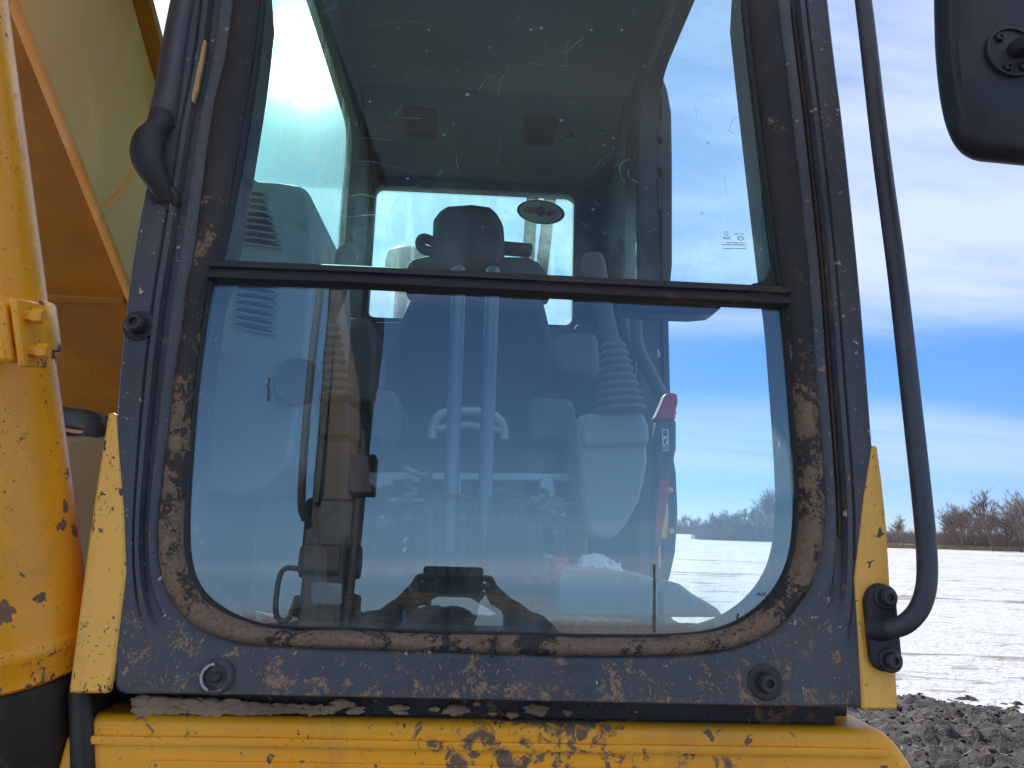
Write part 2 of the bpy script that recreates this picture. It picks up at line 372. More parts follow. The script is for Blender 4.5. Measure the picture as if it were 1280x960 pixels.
# ---- the plane of the windscreen: leans back 3.8 deg below the mullion and 6.5 deg above it
Y0, Z0, ZB = 1.0, 1.83, 2.385
K1, K2 = math.tan(R(3.8)), math.tan(R(6.5))
YB = Y0 + K1*(ZB-Z0)
def ff(z): return Y0+K1*(z-Z0) if z <= ZB else YB+K2*(z-ZB)
def fr(px, py, off=0.0):
    d = ray(px, py)
    s = (Y0 + K1*(CAM.z-Z0))/(d.y-K1*d.z)
    if CAM.z+s*d.z > ZB: s = (YB + K2*(CAM.z-ZB))/(d.y-K2*d.z)
    return CAM + d*s + V((0, off, 0))
G = [(352,-300),(325,0),(300,170),(272,320),(258,365),(243,470),(233,580),(229,650),(231,700),(243,735),(268,760),(305,778),(350,786),(480,790),(620,794),(750,797),(850,796),(905,788),(945,768),(975,738),(993,700),(1000,650),(999,580),(990,460),(983,385),(975,330),(955,170),(935,0),(903,-300)]
H = [(318,-345),(292,0),(265,150),(245,300),(232,380),(219,480),(205,590),(198,660),(201,712),(215,750),(245,780),(290,800),(345,807),(480,811),(620,816),(750,820),(855,818),(925,808),(975,781),(1008,742),(1024,695),(1030,640),(1027,570),(1018,460),(1013,385),(1007,310),(990,150),(972,0),(935,-345)]
O = [(255,-420),(219,0),(192,180),(170,300),(158,385),(147,500),(144,600),(143,670),(143,730),(143,790),(144,840),(150,866),(215,868),(480,873),(620,876),(750,879),(890,882),(990,884),(1050,885),(1090,884),(1098,850),(1098,740),(1096,640),(1086,500),(1077,385),(1068,290),(1053,150),(1035,0),(990,-420)]
WP = [1]*8+[.9,.5,.2]+[0]*8+[.2,.5,.9]+[1]*7
assert len(G) == len(H) == len(O) == len(WP)
NS = 5
def dense(L): return curve([fr(*p) for p in L], NS, True)
Gd, Hd, Od = dense(G), dense(H), dense(O)
Wd = []
for i in range(len(WP)):
    for k in range(NS): Wd.append(WP[i]+(WP[(i+1) % len(WP)]-WP[i])*k/NS)
def lp(s, off, woff=0.0):
    out = []
    for g, h, o, wv in zip(Gd, Hd, Od, Wd):
        p = g.lerp(h, s) if s <= 1 else h.lerp(o, s-1)
        out.append(p + V((0, off+woff*wv, 0)))
    return out
bm = B()
loft(bm, [lp(.2,.03), lp(.2,.012), lp(.97,.012), lp(1.0,.000), lp(1.07,-.003), lp(1.20,-.003), lp(1.25,-.003,.010), lp(1.36,-.003,.010), lp(1.41,-.003,-.003),
          lp(1.50,-.003,-.003), lp(1.54,-.003,.004), lp(1.58,-.003,.0), lp(1.95,-.003), lp(1.985,.0), lp(2.0,.006), lp(2.0,.09), lp(.02,.09), lp(-.04,.083), lp(-.04,.03)], True, True)
FRAME = obj('front_cab_frame', bm, NAVY, EXC, ang=40)
bm = B()   # rubber gasket, a little wavy
ls = []
for s, off in ((-.02,.016),(-.03,.006),(.10,-.003),(.2,-.009),(.5,-.013),(.82,-.010),(.97,-.004),(1.02,.002),(1.02,.012)):
    l = lp(s, off)
    ls.append([p + V((0, -.0025*noise.noise(p*23)*(1 if off < .006 else 0), 0)) + (Od[i]-Gd[i]).normalized()*.0022*noise.noise(p*17+V((s*2, 0, 0))) for i, p in enumerate(l)])
loft(bm, ls, True, True)
GASK = obj('window_gasket', bm, GASKET, FRAME, ang=60, label='mud caked rubber gasket round the windscreen')
bm = B()
j = fr(617, 806); box(bm, j+V((0, -.0135, 0)), (.0035, .006, .026), Matrix.Rotation(R(8), 3, 'Y')); obj('gasket_joint', bm, RUBBER, GASK)
# thin black lip between gasket and glass
bm = B(); loft(bm, [lp(-.10,.018), lp(-.13,.008), lp(-.02,.004), lp(.03,.012)], True, True)
obj('inner_lip', bm, RUBBER, GASK, ang=60)

# ---- mullion bar between the panes
mt, mb = [(255,324),(430,331),(620,340),(800,349),(988,358)], [(252,350),(430,356),(620,365),(800,374),(990,383)]
def mrow(f, off): return [fr(a[0]+(b[0]-a[0])*f, a[1]+(b[1]-a[1])*f, off) for a, b in zip(mt, mb)]
bm = B(); loft(bm, [mrow(0,.02), mrow(0,.001), mrow(.12,-.007), mrow(.40,-.009), mrow(.47,-.003), mrow(.60,-.003), mrow(.66,-.008), mrow(.90,-.006), mrow(1,.001), mrow(1,.02)], False, True)
obj('mullion_bar', bm, MULL, FRAME, ang=25, label='dirty rubber bar between the upper and the lower pane')

# ---- panes
def pane(name, pts, mat, vec=(0, .006, 0), label=None, parent=EXC):
    bm = B(); prism(bm, pts, vec)
    bm.faces.ensure_lookup_table()
    n = len(pts)
    for i, f in enumerate(bm.faces): f.material_index = 0 if i == 0 else 1
    bmesh.ops.triangulate(bm, faces=bm.faces[:], ngon_method='EAR_CLIP')
    return obj(name, bm, [mat, G_BACK], parent, smooth=False, label=label)
Gp = curve([V((x, y, 0)) for x, y in G], NS, True)
def mull_y(x): return 337+(x-262)*.0455
cen = V((620, 560, 0))
def grow(p, k): d = (p-cen).normalized(); return p+d*k
low = [grow(p, 5) for p in Gp if p.y > mull_y(p.x)+4]
upp = [grow(p, 5) for p in Gp if p.y < mull_y(p.x)-4]
lowp = [fr(260, 340, .012)] + [fr(p.x, p.y, .012) for p in low] + [fr(982, 370, .012)]
i0 = min(range(len(upp)), key=lambda i: abs(upp[i].x-270)+abs(upp[i].y-330))
uo = upp[i0+1:]+upp[:i0+1]
uppp = [fr(982, 366, .012)] + [fr(p.x, p.y, .012) for p in uo] + [fr(260, 336, .012)]
LOWP = pane('lower_window_pane', lowp, G_LOW, label='lower windscreen pane mirroring blue sky and the digger arm')
UPPP = pane('upper_window_pane', uppp, G_UP, label='scratched clear upper windscreen pane')

def glassmark(px, py, off, s, full, parent):
    M0 = Matrix.Translation(fr(px, py, off)) @ Matrix.Rotation(R(-1.7), 4, 'Y') @ Matrix.Rotation(R(86), 4, 'X')
    o = text_mesh('glass_marking', 'AGC', s, BLACKP, parent, M0); o['label'] = 'black AGC maker mark on the glass'
    if full:
        bm = B()
        def seg(x0, y0, x1, y1, wd):
            a, b, = V((x0, y0, 0)), V((x1, y1, 0)); d = (b-a).normalized(); q = V((-d.y, d.x, 0))*wd*.5
            bm.faces.new([bm.verts.new(M0 @ v) for v in (a-q, b-q, b+q, a+q)])
        def circ(cx, cy, r, wd, n=14, sx=1):
            for k in range(n):
                a, b = 2*math.pi*k/n, 2*math.pi*(k+1)/n
                seg(cx+sx*r*math.cos(a), cy+r*math.sin(a), cx+sx*r*math.cos(b), cy+r*math.sin(b), wd)
        circ(-.0005, .0075, .0026, .0007); circ(.0205, .0, .0032, .0007, sx=1.6)
        for q in (-.003, 0, .003): seg(.0205+q, -.0022, .0205+q, .0022, .0008)
        rnd = random.Random(5)
        for yy, xa, xb, wd in ((.0068, .011, .0265, .0011), (-.0072, -.001, .028, .0013), (-.0105, -.008, .028, .0015), (-.0135, .024, .029, .0010), (-.0165, -.006, .028, .0014)):
            x = xa
            while x < xb:
                l = rnd.uniform(.0008, .0028); seg(x, yy, min(x+l, xb), yy, wd); x += l+rnd.uniform(.0004, .0012)
        bmesh.ops.translate(bm, verts=bm.verts, vec=(0, 0, 0))
        obj('glass_fine_print', bm, BLACKP, parent, smooth=False)
glassmark(912, 294, .0115, .0060, True, UPPP)
glassmark(957, 744, .0115, .0066, False, LOWP)

def drip(px, y0, y1, wd, seed):
    bm = B(); a, b = [], []
    for k in range(15):
        y = y0+(y1-y0)*k/14; w_ = wd*(.6+.5*noise.noise(V((k*.6, seed, 0)))+.3*k/14); x = px+1.2*noise.noise(V((k*.3, seed, 5)))
        a.append(fr(x-w_, y, .0112)); b.append(fr(x+w_, y, .0112))
    loft(bm, [a, b], False); obj('mud_drip', bm, worn('mud_drip_%d' % seed, (.17, .115, .07), (.10, .066, .04), .95), LOWP, smooth=False)
drip(820.5, 706, 792, 2.2, 1); drip(926, 768, 782, 2.0, 2); drip(333, 470, 500, 2.0, 3)
# sealant lump in the lower right corner of the upper pane
bm = B(); prism(bm, [fr(x, y, .010) for x, y in ((978,362),(930,360),(944,352),(957,349),(964,340),(968,328),(973,318),(980,320))], (0, .004, 0)); obj('sealant', bm, RUBBER, UPPP, smooth=False)

# rusty channel along the right pillar
bm = B(); i0_, i1_ = 21*NS, 28*NS
loft(bm, [lp(1.27,.0075)[i0_:i1_], lp(1.29,.0035)[i0_:i1_], lp(1.335,.0035)[i0_:i1_], lp(1.355,.0075)[i0_:i1_]], False)
obj('rusty_channel', bm, worn('brown_rust', (.085, .050, .034), (.05, .032, .026), .85, mud=.4, mudcol=(.10, .06, .04), mscale=20, stretch=(1, 1, .25)), FRAME, ang=60)
# ---- front bolts and plugs
def bolt(px, py, r, name='bolt', hexn=20, mat=BOLT, off=-.003, long=.012, ringr=1.55, lab=None, parent=FRAME, cen=None, ax=(0, -1, .07)):
    c = cen or fr(px, py, off)
    bm = B(); lathe(bm, [(r*.95, -.004), (r, long*.75), (r*.8, long), (r*.42, long), (r*.36, long*.72), (.0001, long*.7)], c, ax, hexn)
    b = obj(name, bm, mat, parent, ang=30, label=lab)
    bm = B(); lathe(bm, [(r*ringr, -.004), (r*ringr, .002), (r*ringr*.9, .0035), (r*1.02, .0035)], c, ax, 24)
    obj('washer', bm, mat, b, ang=30)
    return b
bolt(175, 408, .0135, long=.020, lab='round black stop on the left pillar')
bolt(955, 852, .0125, long=.018, ringr=1.75, lab='black bolt at the lower right of the frame')
bm = B(); c = fr(272, 845, -.003); lathe(bm, [(.021, -.004), (.021, .003), (.0175, .007), (.015, .006), (.014, .001), (.0001, .001)], c, (0, -1, .07), 28)
pl = obj('frame_plug', bm, NAVY, FRAME, label='muddy plug ring at the lower left of the frame')
bm = B(); lathe(bm, [(.006, -.001), (.007, .008), (.0045, .011), (.0001, .011)], c+V((.001, 0, 0)), (0, -1, .07), 6); obj('bolt', bm, BOLT, pl)
bm = B()
for k in range(26):
    a0 = R(95+150*k/26); a1 = R(95+150*(k+1)/26); wd = .0016*(1+.7*noise.noise(V((k*.5, 0, 0))))
    q = [c+V((math.cos(a)*rr, -.0085, math.sin(a)*rr)) for a, rr in ((a0, .0160-wd), (a1, .0160-wd), (a1, .0175), (a0, .0175))]
    bm.faces.new([bm.verts.new(v) for v in q])
obj('bare_metal_edge', bm, LTMETAL, pl, smooth=False)

# ---- conduit, elbow boot and grommet on the left pillar
bm = B()
cl = curve([fr(237,-40,.006), fr(222,40,.004), fr(213,100,.002), fr(206,145,-.002), fr(203,160,-.004)], 5)
tube(bm, cl, [.020]*len(cl), 16)
CON = obj('pillar_conduit', bm, NAVY_CLEAN, FRAME, ang=50)
bm = B()
cl = curve([fr(207,150,-.012), fr(204,166,-.018), fr(197,184,-.026), fr(194,206,-.028), fr(199,222,-.024), fr(205,237,-.012), fr(208,248,.0)], 4)
tube(bm, cl, [.0165, .0170, .0170, .0168, .0165, .0162, .0168, .0185, .0205, .0220, .0222, .0222, .0222, .0218, .0212, .0205, .020, .0185, .0175, .0165, .016, .0155, .015, .015, .015][:len(cl)], 16)
obj('rubber_elbow', bm, PLASTIC, CON, ang=50, label='black rubber elbow boot on the left pillar')
bm = B(); lathe(bm, [(.021, -.004), (.021, .004), (.017, .008), (.013, .006)], fr(208,250,-.002), V((-.15, -1, -.35)), 22); obj('grommet', bm, GASKET, CON)
# scraped paint streak on the pillar
bm = B()
sp = [(258,53),(256,62),(254,76),(251,90),(249,100),(247,112),(244,122),(243,130)]
wv = [1.5,2.2,2.4,3.0,2.6,3.4,2.4,1.0]
a = [fr(x-q, y, -.0062) for (x, y), q in zip(sp, wv)]; b = [fr(x+q*.8, y+1, -.0062) for (x, y), q in zip(sp, wv)]
loft(bm, [a, b, [p+V((0, .006, 0)) for p in b], [p+V((0, .006, 0)) for p in a]], False, True)
obj('scraped_paint_streak', bm, worn('scrape_ochre', (.62, .36, .11), None, .7, dust=.3), FRAME, smooth=False)

# ---- yellow corner fairings (bent sheet: front face and a side return)
def fairing(pts, sidev, label, back):
    f = [fr(x, y, -.006) for x, y in pts]
    bm = B(); prism(bm, f, (0, .012, 0))
    return obj('corner_fairing', bm, YEL_FAIR, EXC, bevel=.004, seg=2, label=label), f
FL, f = fairing([(137,516),(147,517),(151,570),(157,640),(160,716),(152,780),(146,830),(139,866),(88,866),(98,790),(111,690),(124,600)], None, 'scratched yellow fairing at the lower left cab corner', 1)
bm = B(); loft(bm, [[fr(137,516,.004), fr(124,600,.004), fr(111,690,.004), fr(98,790,.004), fr(88,866,.004)], [fr(137,516,.16), fr(124,600,.16)+V((.012,0,0)), fr(111,690,.16)+V((.02,0,0)), fr(98,790,.16)+V((.03,0,0)), fr(88,866,.16)+V((.04,0,0))]], False)
s_ = obj('side_return', bm, YEL_FAIR, FL); sm = s_.modifiers.new('thick', 'SOLIDIFY'); sm.thickness = .004
FR_, f = fairing([(1088,558),(1094,557),(1100,600),(1106,660),(1112,760),(1117,830),(1120,886),(1075,886),(1071,800),(1066,722),(1070,690),(1078,620)], None, 'yellow fairing at the lower right cab corner', 1)
bm = B(); loft(bm, [[fr(1094,557,.004), fr(1106,660,.004), fr(1112,760,.004), fr(1120,886,.004)], [fr(1094,557,.16), fr(1106,660,.16)-V((.012,0,0)), fr(1112,760,.16)-V((.02,0,0)), fr(1120,886,.16)-V((.03,0,0))]], False)
s_ = obj('side_return', bm, YEL_FAIR, FR_); sm = s_.modifiers.new('thick', 'SOLIDIFY'); sm.thickness = .004

# ---- grab rail on the right with its mounting plate
bm = B()
hp = [(1010,-420),(1040,-300),(1062,-110),(1079,0),(1100,180),(1121,340),(1139,500),(1150,600),(1157,670),(1159,715),(1156,742),(1147,764),(1131,780),(1112,786),(1092,786)]
hd = [.05,-.03,-.05,-.05,-.05,-.05,-.05,-.05,-.05,-.05,-.05,-.046,-.040,-.028,-.010]
cl = curve([at_y(x, y, fr(x, y).y+o) for (x, y), o in zip(hp, hd)], 5)
tube(bm, cl, .0122, 18)
RAIL = obj('grab_rail', bm, NAVY_CLEAN, EXC, ang=60, label='long bent dark grab rail beside the right pillar')
bm = B(); f = []
ca, cb = V((1093, 752)), V((1099, 814))
for k in range(13):
    a_ = R(180-15+k*(210/12)); f.append((ca.x+19*math.cos(a_), ca.y-23*math.sin(a_)))
f = [(ca.x-19*math.cos(R(q)), ca.y-24*math.sin(R(q))) for q in range(0, 181, 15)] + [(cb.x+19*math.cos(R(q)), cb.y+23*math.sin(R(q))) for q in range(0, 181, 15)]
prism(bm, [fr(x, y, -.019) for x, y in f], (0, .014, 0))
MP = obj('mounting_plate', bm, PLASTIC, RAIL, bevel=.004, seg=3, label='oval black plate under the grab rail end')
for q in ((1097, 745), (1103, 822)):
    bolt(0, 0, .0105, long=.013, ringr=1.45, parent=MP, cen=fr(q[0], q[1], -.019))
# weld collar
bm = B(); tube(bm, cl[-6:], [.0125, .0135, .0145, .0155, .017, .018], 18); obj('weld_collar', bm, PLASTIC, MP, ang=60)

# ---- mirror on the upper right: dark convex shell seen from behind
MY = .78
def mloop(k, dy):
    c = V((1290, 20)); pts = [(1168,-40),(1168,40),(1170,80),(1175,125),(1183,160),(1196,186),(1216,200),(1245,204),(1300,209),(1350,210),(1385,196),(1402,160),(1408,80),(1408,-60),(1402,-130),(1380,-165),(1290,-175),(1200,-165),(1178,-130)]
    return curve([at_y(c.x+(x-c.x)*k, c.y+(y-c.y)*k, MY+dy) for x, y in pts], 3, True)
bm = B()
L = [mloop(.97,.050), mloop(1.0,.046), mloop(1.0,.036), mloop(.985,.022), mloop(.93,.008), mloop(.84,-.002), mloop(.80,-.003), mloop(.76,-.007), mloop(.55,-.012), mloop(.25,-.014)]
vs = loft(bm, L); bm.faces.new(vs[-1]); bm.faces.new(vs[0][::-1])
MIR = obj('wing_mirror', bm, PLASTIC, EXC, ang=50, label='black mirror housing seen from behind at the top right')
mc = at_y(1264, 66, MY-.014)
bm = B(); lathe(bm, [(.0305, -.002), (.0305, .0035), (.028, .004), (.027, .0015), (.012, .0015), (.011, .002)], mc, (0, -1, 0), 30); RG = obj('mount_ring', bm, PLASTIC, MIR, ang=30)
for a_ in (130, 10, -110, -58):
    q = mc+V((.0215*math.cos(R(a_)), -.001, .0215*math.sin(R(a_))))
    bm = B(); lathe(bm, [(.0052, 0), (.0052, .0035), (.004, .005), (.0022, .005), (.002, .003)], q, (0, -1, 0), 6); obj('bolt', bm, STEEL, RG)
bm = B(); tube(bm, curve([mc+V((.004, .004, .002)), mc+V((.006, -.012, .002)), mc+V((.02, -.022, .004)), mc+V((.08, -.01, .03)), mc+V((.10, .05, .30)), mc+V((.02, .25, .60)), mc+V((-.05, .40, .72))], 6), .0105, 14)
obj('mirror_arm', bm, PLASTIC, MIR, ang=60)

# ---- deck and cab mount under the frame
zt = at_y(600, 903, 1.03).z
bm = B()
xl, xr = at_y(82, 930, 1.03).x, at_y(1117, 918, 1.03).x
prism(bm, [V((xl+.012, 1.03, zt)), V((xr-.012, 1.03, zt)), V((xr+.010, 1.03, zt-.022)), V((xr+.095, 1.03, zt-.15)), V((xr+.12, 1.03, zt-.5)), V((xl-.05, 1.03, zt-.5)), V((xl-.018, 1.03, zt-.12)), V((xl-.004, 1.03, zt-.03))], (0, 1.9, 0))
DECK = obj('deck', bm, YEL_DECK, EXC, bevel=.014, seg=4, label='chipped yellow deck under the cab, streaked with mud')
bm = B()
za, zb_ = at_y(600, 926, 1.03).z, at_y(600, 937, 1.03).z
l0 = [V((xl+.03+i*(xr-xl-.04)/24, 1.03, 0)) for i in range(25)]
def bead(dz, dy): return [V((p.x, 1.03+dy, za+dz+.0012*noise.noise(p*6))) for p in l0]
loft(bm, [bead(0,.004), bead(-.001,-.004), bead(-.005,-.0055), bead(-.010,-.0042), bead(-.0115,.004)], False, True)
obj('deck_bead', bm, YEL_DECK, DECK, ang=50)
bm = B(); prism(bm, [V((xl+.105, 1.026, zt-.05)), V((xr-.03, 1.026, zt-.05)), V((xr-.015, 1.026, zt-.5)), V((xl+.085, 1.026, zt-.5))], (0, .006, 0)); obj('deck_skirt_panel', bm, YEL_DECK, DECK, bevel=.002)
bm = B()
ml, mr = at_y(172, 885, 1.05).x, at_y(1045, 890, 1.05).x
box(bm, ((ml+mr)/2, 1.20, (zt+at_y(600, 872, 1.05).z)/2+.002), (mr-ml, .30, at_y(600, 872, 1.05).z-zt+.006))
obj('cab_mount_rail', bm, worn('muddy_mount_rail', (.028, .028, .032), None, .7, mud=.62, mudcol=(.13, .085, .055), mscale=12, bump=.8, rust=.3), EXC, bevel=.004)

# ================================================================== CAB SHELL
XL, XR, YR, ZF, ZC = -.485, .525, 2.80, 1.80, 3.50
TH = .045
def wall_loop(x, y0, y1, z0, z1, r): return [V((x, a_, b_)) for a_, b_ in rrect(y0, z0, y1, z1, r)]
# left wall with its side window
bm = B()
o_ = wall_loop(XL, 1.10, YR, ZF, ZC, .02); i_ = wall_loop(XL, 1.19, 2.50, 2.33, 3.38, .07)
wallring(bm, o_, i_, (TH, 0, 0)); LW = obj('side_wall', bm, [LINER], EXC, ang=40)
pane('side_window_pane', wall_loop(XL+.02, 1.185, 2.505, 2.325, 3.385, .07), G_SIDE, (.005, 0, 0), 'glaring dusty side pane lit by the sun', LW)
# right side: door opening, with a small quarter window behind it
bm = B(); wallring(bm, wall_loop(XR, 1.10, 2.46, ZF-.01, ZC, .02), wall_loop(XR, 1.13, 2.19, ZF+.02, 3.40, .16), (-TH, 0, 0))
DW = obj('door_frame', bm, [DOORM], EXC, ang=40)
bm = B(); wallring(bm, wall_loop(XR-.003, 2.461, YR, ZF, ZC, .02), wall_loop(XR-.003, 2.50, 2.74, 2.33, 3.06, .08), (-TH+.006, 0, 0)); QW = obj('quarter_window_wall', bm, [LINER], EXC, ang=40)
pane('quarter_window_pane', wall_loop(XR-.02, 2.495, 2.745, 2.325, 3.065, .08), G_REAR, (-.005, 0, 0), None, QW)
# rubber door seal round the opening
bm = B(); sl_ = [V((XR-.052, a_, b_)) for a_, b_ in rrect(1.125, ZF+.02, 2.195, 3.405, .16, 7)]
tube(bm, sl_+[sl_[0]], .011, 8, False); obj('door_seal', bm, RUBBER, DW)
# rear wall and window
rw = [(466,231),(718,243),(715,407),(462,396)]
c = [at_y(x, y, YR) for x, y in rw]
x0, x1, z0, z1 = (c[0].x+c[3].x)/2, (c[1].x+c[2].x)/2, (c[2].z+c[3].z)/2, (c[0].z+c[1].z)/2
o_ = [V((a_, YR, b_)) for a_, b_ in rrect(XL, ZF, XR, ZC, .02)]; i_ = [V((a_, YR, b_)) for a_, b_ in rrect(x0, z0, x1, z1, .03)]
bm = B(); wallring(bm, o_, i_, (0, .05, 0)); RW = obj('rear_wall', bm, [LINER], EXC, ang=40)
RP = pane('rear_window_pane', [V((a_, YR+.02, b_)) for a_, b_ in rrect(x0-.006, z0-.006, x1+.006, z1+.006, .03)], G_REAR, (0, .005, 0), 'bright dusty rear window', RW)
# headliner: ceiling, sloping rear panel, roof
bm = B(); box(bm, ((XL+XR)/2, 1.80, ZC+.03), (XR-XL, 1.40, .05)); obj('ceiling_panel', bm, LINER, EXC, bevel=.004)
bm = B(); prism(bm, [V((XL+TH, 2.42, 3.505)), V((XL+TH, 2.78, 3.35)), V((XL+TH, 2.798, 3.35)), V((XL+TH, 2.798, 3.505))], (XR-XL-2*TH, 0, 0)); HL = obj('rear_headliner_panel', bm, LINER, EXC, bevel=.012, seg=3)
nrm = V((0, -.155, -.36)).normalized(); tdir = V((0, .36, -.155)).normalized()
def on_head(px, py):
    d = ray(px, py); p0 = V((0, 2.42, 3.505)); return CAM + d*((p0-CAM).dot(nrm)/d.dot(nrm))
for q in ((525, 153), (673, 162)):
    cc = on_head(*q)
    bm = B(); prism(bm, [cc + V((1, 0, 0))*a_ + tdir*b_ - nrm*.004 for a_, b_ in rrect(-.058, -.062, .058, .062, .018)], nrm*.02)
    sp_ = obj('speaker', bm, SPEAK, HL, bevel=.004, label='square black speaker grille in the headliner')
    bm = B()
    for k in range(-4, 5): box(bm, cc+tdir*(k*.0115)+nrm*.017, (.095, .0045, .005), Matrix.Rotation(math.atan2(-.155, .36), 3, 'X'))
    obj('grille_bar', bm, SPEAK, sp_, smooth=False)
for q in ((483, 151), (712, 168)):
    bm = B(); lathe(bm, [(.014, -.004), (.014, .006), (.009, .009)], on_head(*q), nrm, 16); obj('coat_hook', bm, SPEAK, HL)
bm = B(); box(bm, ((XL+XR)/2, 1.97, ZC+.10), (XR-XL+.06, 1.80, .09)); obj('roof', bm, NAVY, EXC, bevel=.03, seg=4)
bm = B(); box(bm, ((XL+XR)/2, 1.95, ZF-.02), (XR-XL-.002, 1.68, .04)); obj('cab_floor', bm, FLOORM, EXC, bevel=.003)
# muddy inner sill behind the lower pane
bm = B()
zs = at_y(600, 800, 1.05).z
xs = [XL+.05+i*(XR-XL-.10)/60 for i in range(61)]
def srow(y, z, a=.004): return [V((x, y+a*noise.noise(V((x*40, y*9, 0))), z+a*noise.noise(V((x*55, y*31, 3))))) for x in xs]
loft(bm, [srow(1.095, ZF, 0), srow(1.095, zs-.016), srow(1.12, zs-.006), srow(1.17, zs-.012), srow(1.20, zs-.02), srow(1.23, zs-.002), srow(1.27, zs+.002, .006), srow(1.30, zs-.004, .006), srow(1.315, zs-.03), srow(1.32, ZF, 0)], False)
obj('inner_sill', bm, SILLM, EXC, ang=70, label='muddy ledge behind the foot of the windscreen')

# sticker on the rear window
sc_ = at_y(676, 265, YR+.012); u_ = (at_y(706, 268, YR+.012)-at_y(646, 262, YR+.012)); sx = u_.length/2; ud = u_.normalized(); vd = V((0, 0, 1)); sz = sx*.53
def sticker(pts, y, mat, name, par):
    bm = B(); prism(bm, [sc_+ud*(a_*sx)+vd*(b_*sz)+V((0, y, 0)) for a_, b_ in pts], (0, .0012, 0)); return obj(name, bm, mat, par, smooth=False)
ell = lambda k, n=32: [(k*math.cos(2*math.pi*i/n), k*math.sin(2*math.pi*i/n)) for i in range(n)]
GS1 = worn('sticker_rim', (.10, .15, .16), None, .6); GS2 = worn('sticker_grey', (.36, .42, .42), None, .6)
ST = sticker(ell(1), 0, GS1, 'oval_sticker', RP); ST['label'] = 'oval grey sticker with red and blue print'
def stk(pts, mat, y=-.0026): return pts, mat, y
bm = B()
def addp(bm, pts, y): prism(bm, [sc_+ud*(a_*sx)+vd*(b_*sz)+V((0, y, 0)) for a_, b_ in pts], (0, .0012, 0))
addp(bm, ell(.88), -.0014)
for pts in ():
    addp(bm, pts, 0)
SG = obj('sticker_face', bm, GS2, RP, smooth=False)
RPR = [[(x, -.16), (x+.10, -.16), (x+.17, .22), (x+.07, .22)] for x in (-.74, -.60, -.46, -.32)] + [[(-.66, .22), (-.18, .22), (-.20, .30), (-.60, .30)], [(.20, -.24), (.40, -.26), (.56, .16), (.30, .12)], [(.41, -.26), (.52, -.20), (.68, .20), (.58, .17)]]
for q in RPR:
    bm = B(); addp(bm, q, -.0028); obj('sticker_red_print', bm, REDPL, RP, smooth=False)
bm = B(); addp(bm, [(-.02+.19*a_, .02+.38*b_) for a_, b_ in ell(1, 18)], -.0040); obj('sticker_blue_print', bm, BLUEP, RP, smooth=False)

# outside, behind the rear window: exhaust stack, pre-cleaner cap, engine hood
bm = B()
for xa, xb in ((664, 655), (686, 668)):
    tube(bm, [at_y(xa+8, 200, 3.7), at_y(xa, 260, 3.7), at_y(xb, 420, 3.7), at_y(xb-8, 620, 3.7)], .032, 12)
obj('exhaust_stack', bm, STEEL, EXC, ang=60)
bm = B(); lathe(bm, [(.05, -.35), (.05, -.02), (.105, -.02), (.105, .05), (.095, .09), (.06, .115), (.01, .12)], at_y(508, 340, 3.6), (0, 0, 1), 24)
obj('air_intake_cap', bm, GREYPL, EXC, ang=40)
bm = B(); box(bm, (-.85, 3.95, 1.45), (2.4, 2.2, 1.1)); obj('engine_hood', bm, YEL, EXC, bevel=.06, seg=4)
# ================================================================== INSIDE THE CAB
def slab(name, pts, Y, depth, mat, parent=EXC, bevel=.01, seg=3, label=None, smooth_pts=0):
    P = pxl(pts, Y)
    if smooth_pts: P = curve(P, smooth_pts, True)
    bm = B(); prism(bm, P, (0, depth, 0)); return obj(name, bm, mat, parent, bevel=bevel, seg=seg, label=label)

# left side console with louvres
CP = [(268,330),(272,285),(280,240),(292,221),(308,216),(322,225),(350,227),(376,231),(387,240),(391,262),(393,330),(388,400),(380,470),(370,530),(362,580),(335,608),(300,620),(262,616),(240,600),(238,560),(250,460)]
SC = slab('side_console', CP, 1.30, .42, GREYPL, bevel=.035, seg=5, label='tall grey plastic side console with louvres')
def louvre(x0, y0, x1, y1, sag):
    bm = B(); top, bot = [], []
    for k in range(9):
        s = k/8; x = x0+(x1-x0)*s; y = y0+(y1-y0)*s - sag*4*s*(1-s)
        e = 1-abs(2*s-1)**4
        top.append(at_y(x, y-3.4*e, 1.297)); bot.append(at_y(x, y+3.4*e, 1.297))
    loft(bm, [top, bot, [p+V((0, .004, 0)) for p in bot], [p+V((0, .004, 0)) for p in top]], False, True)
    o = obj('louvre', bm, SPEAK, SC, smooth=False)
    bm = B(); tube(bm, [p+V((0, -.001, 0)) for p in bot], .0016, 6); obj('louvre_lip', bm, GREYPL, SC)
for k in range(8):
    y = 243+k*8.3; louvre(311-k*2.0, y, 331+k*3.2, y+2+k*.9, .4+.25*k)
for k in range(7):
    y = 351+k*9.0; louvre(292-k*.6, y, 348-k*.5, y+6+k*1.0, 1.2)
# round speaker on the console side
bm = B(); cc = at_y(372, 478, 1.292); lathe(bm, [(.040, .012), (.040, -.001), (.036, -.004), (.030, -.002), (.012, -.003)], cc, (0.35, -1, 0), 28); SR = obj('console_speaker', bm, DKGREY, SC, ang=40)
# lower left panel between console and seat
slab('lower_side_panel', [(236,600),(330,612),(378,560),(398,520),(398,760),(236,770)], 1.62, .1, GREYPL, bevel=.01)

